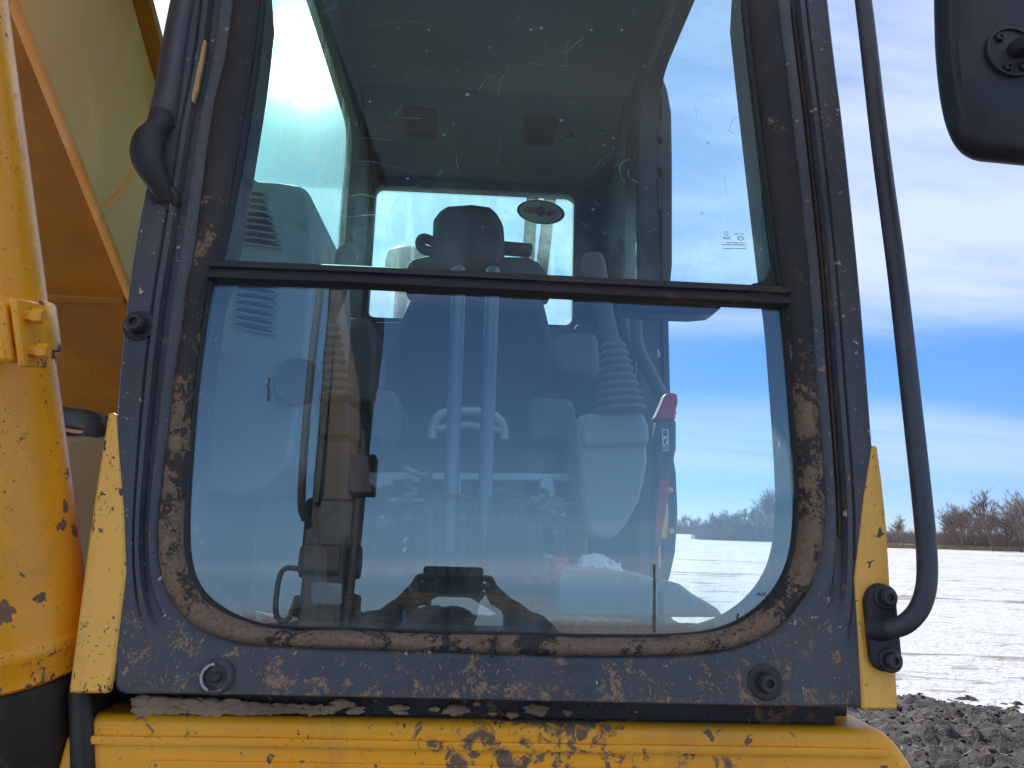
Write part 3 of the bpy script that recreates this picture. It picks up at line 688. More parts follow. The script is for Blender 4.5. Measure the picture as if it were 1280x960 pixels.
# left and right joysticks with bellows
def joystick(base, top, Y, r0, r1, n, grip, label):
    p0, p1 = at_y(*base, Y), at_y(*top, Y)
    ax = (p1-p0).normalized(); L = (p1-p0).length
    prof = []
    for i in range(n):
        s = i/(n-1) if n > 1 else 0; r = r0+(r1-r0)*s; h = L*i/n
        prof += [(r*.80, h), (r*1.02, h+L/n*.28), (r*1.02, h+L/n*.5), (r*.82, h+L/n*.9)]
    bm = B(); lathe(bm, prof, p0, ax, 26)
    b = obj('bellows', bm, BELLOW, EXC, ang=75, label=label)
    bm = B(); g = [at_y(x, y, Y+dy) for x, y, dy, _ in grip]; n_ = 5
    cl = curve(g, n_); rr = []
    for i in range(len(grip)-1):
        for k in range(n_): rr.append(grip[i][3]+(grip[i+1][3]-grip[i][3])*k/n_)
    rr.append(grip[-1][3])
    tube(bm, cl, rr, 16); obj('joystick_grip', bm, DKGREY, b, ang=60)
    return b
JL = joystick((414,500), (408,405), 1.46, .041, .024, 9, [(406,408,0,.016),(410,395,0,.017),(416,375,0,.021),(424,352,0,.021),(432,332,0,.023),(436,318,0,.026),(437,308,0,.018)], 'ribbed rubber bellows of the left joystick')
JR = joystick((775,516), (766,428), 1.50, .052, .026, 9, [(766,432,0,.018),(762,418,0,.018),(757,395,0,.017),(752,375,0,.021),(746,352,0,.024),(742,330,0,.025),(741,318,0,.018)], 'ribbed rubber bellows of the right joystick')
# right console pod
slab('console_pod', [(722,518),(800,516),(808,530),(810,575),(806,600),(800,625),(786,652),(770,672),(755,676),(735,668),(728,640),(724,590)], 1.50, .45, GREYPL, bevel=.028, seg=5, label='rounded grey console under the right joystick')
slab('pod_collar', [(732,516),(804,514),(812,532),(812,556),(728,560),(727,530)], 1.488, .3, GREYPL, bevel=.010)
slab('pod_collar', [(390,498),(433,498),(437,512),(438,545),(386,545),(387,512)], 1.488, .2, DKGREY, bevel=.010)
slab('console_pod', [(388,546),(436,546),(438,600),(434,660),(424,690),(400,690),(390,650)], 1.50, .45, DKGREY, bevel=.028, seg=5)
slab('armrest', [(690,420),(712,414),(748,415),(752,470),(700,470),(688,450)], 1.75, .35, DKGREY, bevel=.02)
slab('armrest', [(412,398),(455,395),(466,402),(470,440),(466,500),(440,505),(415,470)], 1.75, .35, DKGREY, bevel=.02)

# operator seat
SEAT = slab('seat_backrest', [(522,352),(545,345),(640,347),(668,352),(682,380),(694,430),(700,480),(706,560),(700,600),(480,596),(470,540),(476,470),(490,420),(508,380)], 1.98, .13, FABRIC, bevel=.035, seg=5, label='charcoal fabric backrest of the operator seat')
slab('backrest_wing', [(508,332),(516,322),(540,318),(660,320),(676,328),(686,344),(690,370),(505,364)], 2.02, .10, HEADR, SEAT, bevel=.03, seg=5)
slab('headrest', [(540,300),(541,272),(547,260),(560,254),(590,252),(612,255),(624,263),(630,280),(632,310),(626,335),(590,340),(552,338),(543,320)], 2.00, .10, HEADR, SEAT, bevel=.028, seg=5, label='black vinyl headrest')
bm = B(); tube(bm, curve([at_y(546,304,2.03), at_y(530,298,2.03), at_y(525,304,2.03), at_y(530,312,2.03), at_y(548,316,2.03)], 5), .014, 10); obj('headrest_knob', bm, HEADR, SEAT)
bm = B(); tube(bm, curve([at_y(625,310,2.04), at_y(648,312,2.04), at_y(660,313,2.04), at_y(665,314,2.04)], 4), [.020]*9+[.020,.018,.015,.008], 12); obj('headrest_knob', bm, HEADR, SEAT, ang=60)
slab('backrest_panel', [(512,380),(640,376),(668,400),(676,500),(520,500),(505,450)], 1.972, .03, FABRIC, SEAT, bevel=.015, seg=3)
slab('seat_cushion', [(468,520),(712,520),(716,545),(708,560),(470,560),(464,540)], 1.72, .32, FABRIC, bevel=.03, seg=4, label='charcoal seat cushion')
slab('seat_side_box', [(662,496),(714,498),(720,515),(718,552),(660,552)], 1.66, .25, DKGREY, bevel=.012)
slab('seat_side_box', [(462,488),(492,486),(500,505),(500,552),(462,552)], 1.66, .25, DKGREY, bevel=.012)
SB = slab('seat_suspension', [(490,560),(700,560),(700,588),(692,600),(500,600),(490,590)], 1.70, .35, STEEL, bevel=.006)
slab('seat_rail', [(476,590),(718,592),(718,602),(476,600)], 1.66, .05, LTMETAL, SB, bevel=.003)
slab('seat_rail', [(484,622),(706,624),(706,630),(484,628)], 1.66, .05, LTMETAL, SB, bevel=.003)
slab('seat_base', [(470,604),(722,606),(722,640),(470,636)], 1.72, .40, DKGREY, SB, bevel=.006)
slab('base_block', [(560,604),(590,604),(590,628),(560,628)], 1.655, .06, STEEL, SB, bevel=.003)
for x in (571, 598, 606): slab('base_rod', [(x,598),(x+5,598),(x+5,630),(x,630)], 1.645, .01, LTMETAL, SB, bevel=.001)
slab('base_block', [(630,602),(655,602),(658,630),(628,630)], 1.652, .06, DKGREY, SB, bevel=.003)
slab('base_block', [(676,596),(692,596),(696,622),(672,622)], 1.652, .06, LTMETAL, SB, bevel=.004)
slab('base_block', [(462,590),(488,592),(492,606),(470,612),(460,604)], 1.652, .06, LTMETAL, SB, bevel=.004)
slab('seat_latch_plate', [(662,620),(706,622),(706,640),(662,638)], 1.64, .02, GREYPL, SB, bevel=.003)
# pale hoop handle on the seat front
bm = B(); hp_ = curve([at_y(x, y, 1.60) for x, y in ((540,548),(541,534),(548,521),(562,515),(585,514),(608,516),(622,523),(629,535),(630,549))], 4)
tube(bm, hp_, .010, 10); HH = obj('hoop_handle', bm, LTMETAL, EXC, label='pale grey hoop handle at the seat front')
bm = B(); tube(bm, [at_y(545,536,1.60), at_y(585,531,1.60), at_y(626,538,1.60)], .0085, 10); obj('handle_bar', bm, LTMETAL, HH)
# dark base filling below the seat
slab('seat_riser', [(440,640),(735,640),(735,720),(440,716)], 1.95, .3, DKGREY, bevel=.01)
slab('rear_shelf', [(412,400),(720,408),(722,470),(412,470)], 2.62, .16, DKGREY, bevel=.012)
slab('rear_shelf', [(720,404),(775,408),(780,520),(720,520)], 2.62, .16, DKGREY, bevel=.012)

FILMM = worn('crumpled_film', (.10, .13, .15), (.05, .06, .07), .12, spec=.9)
# travel levers and pedals
for i, (top, mid, low_, bx) in enumerate((((573,338), (573,370), (561,690), 560), ((616,338), (615,372), (604,690), 604))):
    bm = B(); cl = curve([at_y(*top, 1.44), at_y(*mid, 1.42), at_y((mid[0]+low_[0])/2, 530, 1.40), at_y(low_[0], low_[1], 1.40)], 6)
    tube(bm, cl, .0135, 14); tl_ = obj('travel_lever', bm, TUBEM, EXC, ang=60, label='tall blue grey travel lever, ' + ('left one' if i == 0 else 'right one'))
    x0_, x1_ = ((520, 598), (612, 672))[i]
    sl_ = (lambda a, b: [(a+14, 624), (b-22 if i == 0 else b-18, 622), (b-4, 632), (b+6, 690), (b+8, 722), (a-6, 722), (a-4, 690), (a+4, 636)])
    pd = slab('pedal', sl_(x0_, x1_), 1.40, .02, DKGREY, tl_, bevel=.005)
    for k in range(5):
        xx = x0_+12+k*(x1_-x0_-24)/4
        slab('pedal_rib', [(xx-2, 640), (xx+2, 640), (xx+2, 716), (xx-2, 716)], 1.393, .006, RUBBER, tl_, bevel=0)
    bm = B(); tube(bm, curve([at_y(x, y, 1.385) for x, y in ((x0_-2,700),(x0_+2,650),(x0_+10,628),(x0_+24,621),(x1_-18,621),(x1_-6,628),(x1_+2,660),(x1_+6,705))], 4), .0042, 8); obj('pedal_hoop', bm, STEEL, tl_)
bm = B(); tube(bm, curve([at_y(x, y, 1.40) for x, y in ((655,634),(680,648),(698,660),(703,668),(703,690))], 4), .0045, 8); obj('foot_rest_wire', bm, STEEL, EXC)
bm = B(); tube(bm, curve([at_y(x, y, 1.40) for x, y in ((522,634),(492,652),(470,668),(462,690))], 4), .0045, 8); obj('foot_rest_wire', bm, STEEL, EXC)
for (cx, cy, s_, lb_) in ((492, 668, 1.0, 'crumpled shiny film left of the floor pedals'), (680, 662, 1.1, 'crumpled shiny film right of the floor pedals')):
    bm = B()
    vs = [[bm.verts.new(at_y(cx-24*s_+k*6*s_, cy-22+q*7, 1.46+.03*noise.noise(V((cx+k*2.1, q*1.7, 0))))+V((0, 0, .012*noise.noise(V((k*1.9, cy+q, 5)))))) for k in range(9)] for q in range(7)]
    for a_, b_ in zip(vs, vs[1:]):
        for k in range(8): bm.faces.new((a_[k], a_[k+1], b_[k+1], b_[k]))
    tag(obj('plastic_film', bm, FILMM, None, smooth=False, origin=at_y(cx, 690, 1.46)), lb_, 'plastic film')
rc_ = random.Random(4)
for k in range(9):   # cables and hoses in the clutter under the seat
    x_, y_ = rc_.uniform(455, 715), rc_.uniform(585, 640); pts_ = []
    for q in range(5):
        pts_.append(at_y(x_, y_, 1.60+rc_.uniform(-.03, .03))); x_ += rc_.uniform(-18, 26); y_ += rc_.uniform(-8, 16)
    bm = B(); tube(bm, curve(pts_, 5), rc_.choice((.004, .0055, .008)), 8); obj('cable', bm, rc_.choice((RUBBER, DKGREY, GREYPL, LTMETAL)), SB, ang=60)
# switch rack in front of the right pod: two oval cup holders
CH = slab('cup_holder', [(634,692),(688,692),(700,700),(700,733),(640,730)], 1.42, .10, GREYPL, bevel=.006)
for x in (651, 670):
    bm = B(); prism(bm, [at_y(x+a_*7.5, 712+b_*14, 1.417) for a_, b_ in ell(1, 20)], (0, .005, 0)); obj('cup_opening', bm, SPEAK, CH, smooth=False)

# window catch bar hanging just behind the mullion
slab('window_catch_bar', [(778,372),(906,376),(903,384),(892,391),(870,393),(810,391),(790,388),(780,382)], 1.12, .05, PLASTIC, bevel=.008, label='dark rounded catch bar under the mullion')

# grab handle and red safety lever by the door
bm = B(); tube(bm, curve([at_y(x, y, 1.75) for x, y in ((794,360),(794,410),(798,436),(812,466),(828,496),(838,520))], 5), .016, 14)
obj('inner_grab_handle', bm, NAVY_CLEAN, EXC, ang=60, label='bent grey grab handle inside the door opening')
SLV = slab('safety_lever', [(821,524),(846,524),(846,560),(842,580),(836,600),(822,600),(819,580),(818,545)], 1.60, .035, DKGREY, bevel=.008, label='grey safety lever with a red grip by the door')
slab('red_grip', [(832,492),(838,490),(847,492),(848,503),(845,514),(845,525),(818,524),(824,512),(829,500)], 1.596, .04, REDPL, SLV, bevel=.007)
slab('red_stem', [(823,598),(836,598),(836,620),(830,655),(825,684),(818,684),(819,650),(822,620)], 1.60, .012, REDPL, SLV, bevel=.003)
slab('black_stem', [(818,600),(824,600),(824,640),(820,684),(824,700),(822,730),(816,742),(812,730),(815,690),(812,650)], 1.604, .02, PLASTIC, SLV, bevel=.004)
lb = slab('lever_label', [(827.5,536.5),(835.5,536.5),(836,564),(828,564)], 1.5965, .003, WHITE, SLV, bevel=0)
for q in ([(829,538),(834,538),(834,545),(829,545)], [(830,549),(832,549),(832,556),(830,556)], [(829,558),(831.5,558),(831.5,562.5),(829,562.5)], [(833,555),(834.5,555),(834.5,562.5),(833,562.5)], [(833,547),(834,547),(834,552),(833,552)]):
    slab('label_print', q, 1.596, .0004, BLACKP, SLV, bevel=0)

# open door folded back behind the opening, and the yellow body panel next to it
DO = [(812,100),(818,84),(823,80),(828,92),(835,112),(840,140),(841,200),(841,330),(839,350),(836,362),(837,420),(839,500),(841,560),(846,592),(848,640),(845,690),(838,722),(828,745),(814,748)]
DL = slab('cab_door', DO, 2.32, .62, DOORM, bevel=.012, seg=3, label='open cab door folded back, seen on edge')
slab('door_glass_edge', [(815,120),(819,120),(819,380),(815,380)], 2.312, .01, G_REAR, DL, bevel=0)
for (a_, b_) in (((820,150),(830,172)), ((820,180),(829,210)), ((821,222),(832,262))):
    slab('latch_block', [(a_[0],a_[1]),(b_[0],a_[1]),(b_[0]-1,b_[1]),(a_[0]+1,b_[1])], 2.30, .03, PLASTIC, DL, bevel=.004)
slab('door_catch', [(817,438),(824,436),(826,446),(818,448)], 2.29, .03, LTMETAL, DL, bevel=.003)
slab('door_seal', [(826,120),(830,120),(831,380),(833,560),(836,640),(832,700),(828,700),(830,560),(827,380)], 2.306, .02, RUBBER, DL, bevel=.004)
SPN = slab('side_body_panel', [(804,603),(834,603),(836,640),(834,674),(804,672)], 2.22, .05, YEL, bevel=.006, label='yellow bracket panel beyond the red lever')
slab('panel_bracket', [(806,618),(815,618),(815,655),(806,655)], 2.205, .03, YEL, SPN, bevel=.004)
slab('panel_tab', [(808,580),(818,575),(821,600),(808,600)], 2.22, .03, YEL, SPN, bevel=.004)
slab('panel_strut', [(822,674),(826,674),(826,710),(822,710)], 2.22, .02, YEL, SPN, bevel=.003)
slab('panel_strut', [(806,676),(810,676),(810,695),(806,695)], 2.22, .02, YEL, SPN, bevel=.003)
for q in ((838,613),(839,664),(802,636)):
    bm = B(); lathe(bm, [(.008, -.01), (.008, .012), (.005, .014)], at_y(q[0]-1, q[1], 2.22), (0, -1, 0), 10); obj('bolt', bm, YEL, SPN)
# ribbed rubber step mat running out of the door
MT = slab('ribbed_mat', [(826,742),(848,728),(866,742),(900,762),(905,772),(826,772)], 1.5, .2, GREYPL, bevel=.01)

# ================================================================== BOOM, CYLINDER, STICK
BX, BW = -.76, .46          # right side plate of the boom and its width
def byz(px, py): p = at_x(px, py, BX); return p.y, p.z
e1 = byz(162, 368); e0 = byz(24, 20)
d_ = V((0, e0[0]-e1[0], e0[1]-e1[1])).normalized(); nrm_ = V((0, d_.z, -d_.y)); nrm_ = nrm_ if nrm_.y > 0 else -nrm_
E1 = V((BX, e1[0], e1[1]))
foot = E1 - d_*.55
kn = E1 + d_*2.75            # knee of the boom underside
tip = V((BX, -3.45, 5.35))
def boom_profile(grow=0.0):
    up_n = nrm_
    return [foot+d_*.1, E1, kn, tip+V((0, .0, -.12)), tip+V((0, -.16, .10)), tip+V((0, .05, .32)), kn+up_n*.42+V((0, .10, .2)), kn+up_n*.46-d_*.5, E1+up_n*.415, foot+up_n*.40-d_*.25, foot-d_*.3+up_n*.15]
prof = boom_profile()
bm = B(); prism(bm, prof, (-.012, 0, 0)); BOOM = obj('boom', bm, YEL_PALE, EXC, smooth=False, label='pale dusty yellow side plate of the boom left of the cab')
bm = B(); prism(bm, [p+V((-BW+.012, 0, 0)) for p in prof], (-.012, 0, 0)); obj('far_side_plate', bm, YEL_PALE, BOOM, smooth=False)
# underside and top plates, set inside the side plates, with a small lip
inn = [foot+d_*.1, E1, kn, tip+V((0, 0, -.12))]
bm = B(); loft(bm, [[p+nrm_*.02+V((-.013, 0, 0)) for p in inn], [p+nrm_*.02+V((-BW+.013, 0, 0)) for p in inn], [p+nrm_*.036+V((-BW+.013, 0, 0)) for p in inn], [p+nrm_*.036+V((-.013, 0, 0)) for p in inn]], False, True)
obj('underside_plate', bm, ORANGE, BOOM, ang=20, label='orange brown underside of the boom')
tp = [foot+nrm_*.402-d_*.25, E1+nrm_*.417, kn+nrm_*.462-d_*.5, kn+nrm_*.422+V((0, .10, .2)), tip+V((0, .05, .32))]
bm = B(); loft(bm, [[p+V((.035, 0, 0)) for p in tp], [p+V((-BW-.035, 0, 0)) for p in tp], [p+nrm_*.022+V((-BW-.035, 0, 0)) for p in tp], [p+nrm_*.022+V((.035, 0, 0)) for p in tp]], False, True)
obj('top_plate', bm, ORANGE, BOOM, ang=20)
# weld seam across the side plate and along its lower edge
ws = [at_x(x, y, BX+.001) for x, y in ((120,272),(135,258),(152,238),(168,215),(182,190))]
bm = B(); tube(bm, curve(ws, 4), .006, 8); obj('weld_seam', bm, YEL_PALE, BOOM)
bm = B(); tube(bm, [foot+d_*.1+V((.002, 0, 0))+nrm_*.006, E1+V((.002, 0, 0))+nrm_*.006, kn+V((.002, 0, 0))+nrm_*.006], .006, 8); obj('edge_weld', bm, YEL_PALE, BOOM)
# horizontal reinforcing strip low on the underside
bm = B(); q = E1-d_*.02; box(bm, q+V((-BW/2, 0, 0))+nrm_*.014, (BW-.03, .02, .035), Matrix.Rotation(math.atan2(d_.z, d_.y), 3, 'X')); obj('cross_strip', bm, ORANGE, BOOM, bevel=.003)
bm = B(); lathe(bm, [(.0001, -.03), (.13, -.03), (.13, .0), (.09, .02), (.0001, .02)], foot+nrm_*.25+d_*.02, (1, 0, 0), 24); obj('boom_pin', bm, GREASE, BOOM)
# hoses behind the boom foot, brown frame bracket
bm = B()
for a_, b_, r_ in (((96,524),(132,543),.019), ((104,552),(150,528),.015)):
    tube(bm, curve([at_y(a_[0]-30, a_[1]-4, 1.42), at_y(*a_, 1.40), at_y((a_[0]+b_[0])/2, (a_[1]+b_[1])/2-6, 1.38), at_y(*b_, 1.38), at_y(b_[0]+30, b_[1]+6, 1.42)], 5), r_, 12)
obj('hydraulic_hose', bm, RUBBER, EXC, ang=60, label='black hoses at the foot of the boom')
bm = B(); prism(bm, pxl([(70,545),(150,543),(146,700),(120,800),(60,880),(60,700)], 1.36), (0, .5, 0)); obj('frame_bracket', bm, worn('brown_bracket_paint', (.30, .18, .07), (.24, .14, .05), .6, mud=.5, dust=.5, dustcol=(.25, .18, .10)), EXC, bevel=.01)
bm = B(); prism(bm, pxl([(118,880),(134,850),(158,860),(150,905),(120,915)], 1.12), (0, .4, 0)); obj('frame_rib', bm, YEL_DECK, EXC, bevel=.005)

# boom cylinder beside the cab
ca, cb = at_y(20, 800, 1.05), None
cbt = at_y(-88, 0, .905)
CA = ca; CD = (cbt-ca).normalized()
CR = .0845
bm = B(); lathe(bm, [(CR, 0), (CR, 1.75), (CR*1.06, 1.76), (CR*1.06, 1.83), (CR*.6, 1.84)], CA, CD, 56)
CYL = obj('boom_cylinder', bm, YEL_CYL, EXC, ang=30, label='fat glossy yellow hydraulic cylinder left of the cab')
bm = B(); lathe(bm, [(CR*.9, -.045), (CR*1.0, -.040), (CR*1.015, -.012), (CR*1.035, -.009), (CR*1.035, .0), (CR*1.01, .006)], CA, CD, 56); obj('cylinder_foot_ring', bm, YEL_CYL, CYL, ang=30)
bm = B(); lathe(bm, [(CR*.30, -.30), (CR*.55, -.22), (CR*.85, -.10), (CR*.93, -.046), (.001, -.046)], CA, CD, 28); obj('cylinder_lug', bm, GREASE, CYL, ang=50)
bm = B(); lathe(bm, [(.048, 1.84), (.048, 2.75)], CA, CD, 28); obj('cylinder_rod', bm, CHROME, CYL)
# clamp band with bolted ears
tcl = (at_y(-8, 415, .978)-CA).dot(CD)
bw = .031
bm = B(); lathe(bm, [(CR*1.0, -bw), (CR*1.085, -bw), (CR*1.10, -bw*.9), (CR*1.10, bw*.9), (CR*1.085, bw), (CR*1.0, bw)], CA+CD*tcl, CD, 56)
CLB = obj('clamp_band', bm, YEL_CYL, CYL, ang=30)
cc = CA+CD*tcl
sd = V((1, 0, 0)); fd = CD.cross(sd); fd = fd if fd.y < 0 else -fd      # towards the viewer
def ear(dx, w_, h_, dn):
    bm = B(); rot = Matrix((sd, fd, CD)).transposed()
    box(bm, cc+fd*(CR*1.08+dn)+sd*dx, (w_, .050, h_), rot); return bm
ex = at_y(30, 400, .89).x-cc.x
obj('clamp_ear', ear(ex+.012, .008, .078, .010), YEL_CYL, CLB, bevel=.003)
obj('clamp_ear', ear(ex-.008, .026, .070, .016), YEL_CYL, CLB, bevel=.006)
obj('clamp_ear', ear(ex-.050, .050, .024, .014)if False else ear(ex-.045, .050, .026, .012), YEL_CYL, CLB, bevel=.004)
for dz in (.020, -.020):
    bm = B(); lathe(bm, [(.007, -.075), (.007, .008), (.0092, .009), (.0092, .018), (.0075, .020)], cc+fd*(CR*1.08+.018)+sd*(ex+.016)+CD*dz, sd, 6); obj('clamp_bolt', bm, YEL_CYL, CLB)
    bm = B(); lathe(bm, [(.009, -.010), (.009, .010)], cc+fd*(CR*1.08+.030)+sd*(ex-.052)+CD*(dz*1.1), sd, 6); obj('clamp_nut', bm, YEL_CYL, CLB)
# dark greasy swing frame below
bm = B(); prism(bm, pxl([(-140,870),(-60,850),(60,862),(118,838),(128,900),(140,1100),(-140,1100)], 1.30), (0, .8, 0)); obj('swing_frame', bm, GREASE, EXC, bevel=.02)
bm = B(); prism(bm, pxl([(-60,870),(-4,850),(0,900),(10,1000),(-60,1000)], 1.02), (0, .12, 0)); prism(bm, pxl([(80,850),(108,846),(112,900),(116,1000),(84,1000)], 1.02), (0, .12, 0)); obj('cylinder_bracket', bm, GREASE, EXC, bevel=.01)

# stick hanging in front of the machine (seen mirrored in the lower pane)
SXc, SYs = -.958, -3.42
S = V((SXc, SYs, 0))
def sbox(bm, x, z0, z1, w0, w1, d0, d1, yo=0):
    a_ = [V((SXc+x-w0/2, SYs+yo-d0/2, z0)), V((SXc+x+w0/2, SYs+yo-d0/2, z0)), V((SXc+x+w0/2, SYs+yo+d0/2, z0)), V((SXc+x-w0/2, SYs+yo+d0/2, z0))]
    b_ = [V((SXc+x-w1/2, SYs+yo-d1/2, z1)), V((SXc+x+w1/2, SYs+yo-d1/2, z1)), V((SXc+x+w1/2, SYs+yo+d1/2, z1)), V((SXc+x-w1/2, SYs+yo+d1/2, z1))]
    vs = loft(bm, [a_, b_]); bm.faces.new(vs[0][::-1]); bm.faces.new(vs[1])
bm = B(); sbox(bm, .01, 2.75, 5.55, .30, .35, .30, .62); STK = obj('stick', bm, STICKM, EXC, bevel=.01, smooth=False)
bm = B(); sbox(bm, -.10, 2.72, 4.9, .035, .035, .05, .05, .2); obj('stick_pipe', bm, BLKSTEEL, STK)
bm = B(); tube(bm, [V((SXc+.20, SYs+.2, 5.4)), V((SXc+.20, SYs+.2, 4.15))], .085, 16); tube(bm, [V((SXc+.20, SYs+.2, 4.15)), V((SXc+.185, SYs+.2, 2.5))], .04, 12); obj('bucket_cylinder', bm, BLKSTEEL, STK, ang=40)
bm = B(); sbox(bm, .20, 2.78, 3.05, .17, .17, .17, .17, .2); sbox(bm, .19, 3.55, 3.7, .12, .12, .12, .12, .2); obj('cylinder_head', bm, BLKSTEEL, STK, bevel=.01)
bm = B()
tube(bm, curve([V((SXc+.21, SYs+.32, 4.6)), V((SXc+.26, SYs+.40, 4.1)), V((SXc+.27, SYs+.40, 3.75)), V((SXc+.24, SYs+.34, 3.4))], 5), .022, 10)
tube(bm, curve([V((SXc+.15, SYs+.32, 4.0)), V((SXc+.17, SYs+.38, 3.6)), V((SXc+.19, SYs+.34, 3.2))], 5), .022, 10)
tube(bm, curve([V((SXc-.18, SYs+.30, 4.9)), V((SXc-.20, SYs+.34, 3.8)), V((SXc-.185, SYs+.30, 2.8)), V((SXc-.15, SYs+.24, 2.6))], 5), .028, 10)
obj('stick_hose', bm, BLKSTEEL, STK, ang=60)
bm = B(); sbox(bm, .0, 2.42, 2.76, .34, .36, .40, .36); sbox(bm, -.02, 2.25, 2.45, .30, .30, .42, .42); obj('coupler_body', bm, BLKSTEEL, STK, bevel=.03)
bm = B(); tube(bm, [V((SXc-.20, SYs, 2.35)), V((SXc+.20, SYs, 2.35))], .11, 18); obj('coupler_pin', bm, BLKSTEEL, STK)
bm = B(); sbox(bm, .0, 1.35, 2.28, .30, .30, .36, .36); sbox(bm, -.15, 1.98, 2.12, .10, .10, .3, .3); sbox(bm, .16, 1.98, 2.14, .10, .10, .3, .3); sbox(bm, .02, .25, 1.36, .24, .26, .25, .28)
HAM = obj('hammer_body', bm, BLKSTEEL, STK, bevel=.02)
bm = B(); tube(bm, curve([V((SXc-.15, SYs+.2, 2.28)), V((SXc-.27, SYs+.24, 2.26)), V((SXc-.275, SYs+.25, 2.0)), V((SXc-.20, SYs+.24, 1.96)), V((SXc-.16, SYs+.22, 2.1))], 5), .018, 10); obj('hammer_hose', bm, BLKSTEEL, HAM, ang=60)
bm = B(); tube(bm, [V((SXc+.11, SYs+.2, 2.5)), V((SXc+.12, SYs+.2, .9))], .025, 10); tube(bm, [V((SXc+.19, SYs+.2, 2.6)), V((SXc+.17, SYs+.2, 1.9)), V((SXc+.24, SYs+.2, 1.83))], .028, 10); obj('hammer_pipe', bm, BLKSTEEL, HAM, ang=60)
bm = B(); lathe(bm, [(.07, 0), (.07, -.5), (.05, -.62), (.005, -.70)], V((SXc+.02, SYs, .70)), (0, 0, 1), 16); obj('hammer_chisel', bm, BLKSTEEL, HAM)

# undercarriage: centre body, two track loops
bm = B(); box(bm, (-.55, 1.9, .78), (1.3, 2.6, .45)); box(bm, (-.55, 2.2, 1.12), (2.3, 3.0, .28)); obj('carbody', bm, GREASE, EXC, bevel=.04)
for xs_ in (-1.75, .65):
    bm = B()
    lp_ = [V((xs_-.28, -.2+1.0*0+y, z)) for y, z in ([(4.1+.42*math.cos(R(q)), .46+.42*math.sin(R(q))) for q in range(-90, 91, 15)] + [(.45+.42*math.cos(R(q)), .46+.42*math.sin(R(q))) for q in range(90, 271, 15)])]
    prism(bm, lp_, (.56, 0, 0)); tr_ = obj('track', bm, GREASE, EXC, ang=20)
# ================================================================== LOOSE THINGS IN THE CAB
bm = B(); prism(bm, pxl([(699,716),(704,709),(716,708),(760,712),(800,718),(818,722),(822,730),(823,772),(697,770)], 1.335), (0, .12, 0))
tag(obj('toolbox', bm, GREYPL, None, bevel=.008, seg=3, origin=at_y(760, 770, 1.36)), 'grey plastic toolbox standing behind the lower right of the windscreen', 'toolbox')
bm = B(); vs = []
for q in range(13):
    row = []
    for k in range(19):
        s, u = k/18, q/12
        x = 712+70*s; base = 716-4*s+6*u
        hgt = 30*math.sin(math.pi*s)**.7*math.sin(math.pi*min(1, .15+u*.85))*(0.75+.9*noise.noise(V((s*5, u*4, 2))))
        row.append(bm.verts.new(at_y(x, 717+6*s-hgt, 1.36+.10*u) + V((.010*noise.noise(V((s*9, u*7, 9))), 0, .012*noise.noise(V((s*11, u*9, 4)))))))
    vs.append(row)
for a_, b_ in zip(vs, vs[1:]):
    for k in range(18): bm.faces.new((a_[k], a_[k+1], b_[k+1], b_[k]))
rag = tag(obj('rag', bm, CLOTHW, None, origin=at_y(745, 716, 1.40), ang=50), 'crumpled white rag heaped on the grey toolbox', 'rag')
s_ = rag.modifiers.new('thick', 'SOLIDIFY'); s_.thickness = .003
bm = B(); prism(bm, pxl([(690,698),(712,696),(714,736),(691,737)], 1.385), (0, .05, 0))
RC = tag(obj('red_can', bm, REDPL, None, bevel=.006, origin=at_y(701, 737, 1.40)), 'red can with a white ring mark beside the toolbox', 'can')
bm = B()
c0 = at_y(702, 709, 1.3835)
for k in range(18):
    a0, a1 = 2*math.pi*k/18, 2*math.pi*(k+1)/18
    bm.faces.new([bm.verts.new(c0+V((math.cos(a)*r_, 0, math.sin(a)*r_))) for a, r_ in ((a0, .0055), (a1, .0055), (a1, .007), (a0, .007))])
for p, q in (((701.5,714),(699.5,724)), ((703,709),(701,711))):
    a_, b_ = at_y(*p, 1.3835), at_y(*q, 1.3835); n_ = V((.0009, 0, 0)); bm.faces.new([bm.verts.new(v) for v in (a_-n_, a_+n_, b_+n_, b_-n_)])
obj('ring_mark', bm, WHITE, RC, smooth=False)
# paper sheet and card box; both white sheets stand in for mirrored snow
bm = B(); prism(bm, pxl([(600,752),(607,744),(613,756),(626,763),(629,770),(628,793),(588,792),(596,772)], 1.10), (0, .004, 0))  # paper whose outline also draws the bright snow mirrored between the arms
tag(obj('paper_sheet', bm, PAPER_SNOW, None, smooth=False, origin=at_y(610, 793, 1.10)), 'white sheet of paper behind the lower edge of the windscreen, also standing in for mirrored snow', 'paper')
bm = B(); prism(bm, pxl([(388,729),(425,731),(424,757),(387,756)], 1.33), (0, .03, 0))
tag(obj('paper_box', bm, worn('pale_blue_card', (.42, .52, .56), None, .6, dust=.3), None, bevel=.003, origin=at_y(405, 757, 1.34)), 'pale blue card box at the left end of the muddy ledge', 'box')
bm = B(); prism(bm, pxl([(294,762),(318,764),(342,768),(336,784),(300,778)], 1.10), (0, .004, 0))  # added white sheet, painting the bright snow reflection in the pane
tag(obj('mirrored_snow_sheet', bm, PAPER_SNOW, None, smooth=False, origin=at_y(315, 784, 1.10)), 'white sheet added for snow mirrored in the lower left corner of the windscreen', 'paper')
bm = B(); tube(bm, [at_y(505, 764, 1.09), at_y(505.5, 787, 1.09)], .0022, 8)
tag(obj('blue_cord', bm, worn('blue_cord', (.02, .16, .38), None, .6), None, origin=at_y(505, 787, 1.09)), 'short blue cord hanging behind the bottom of the windscreen', 'cord')
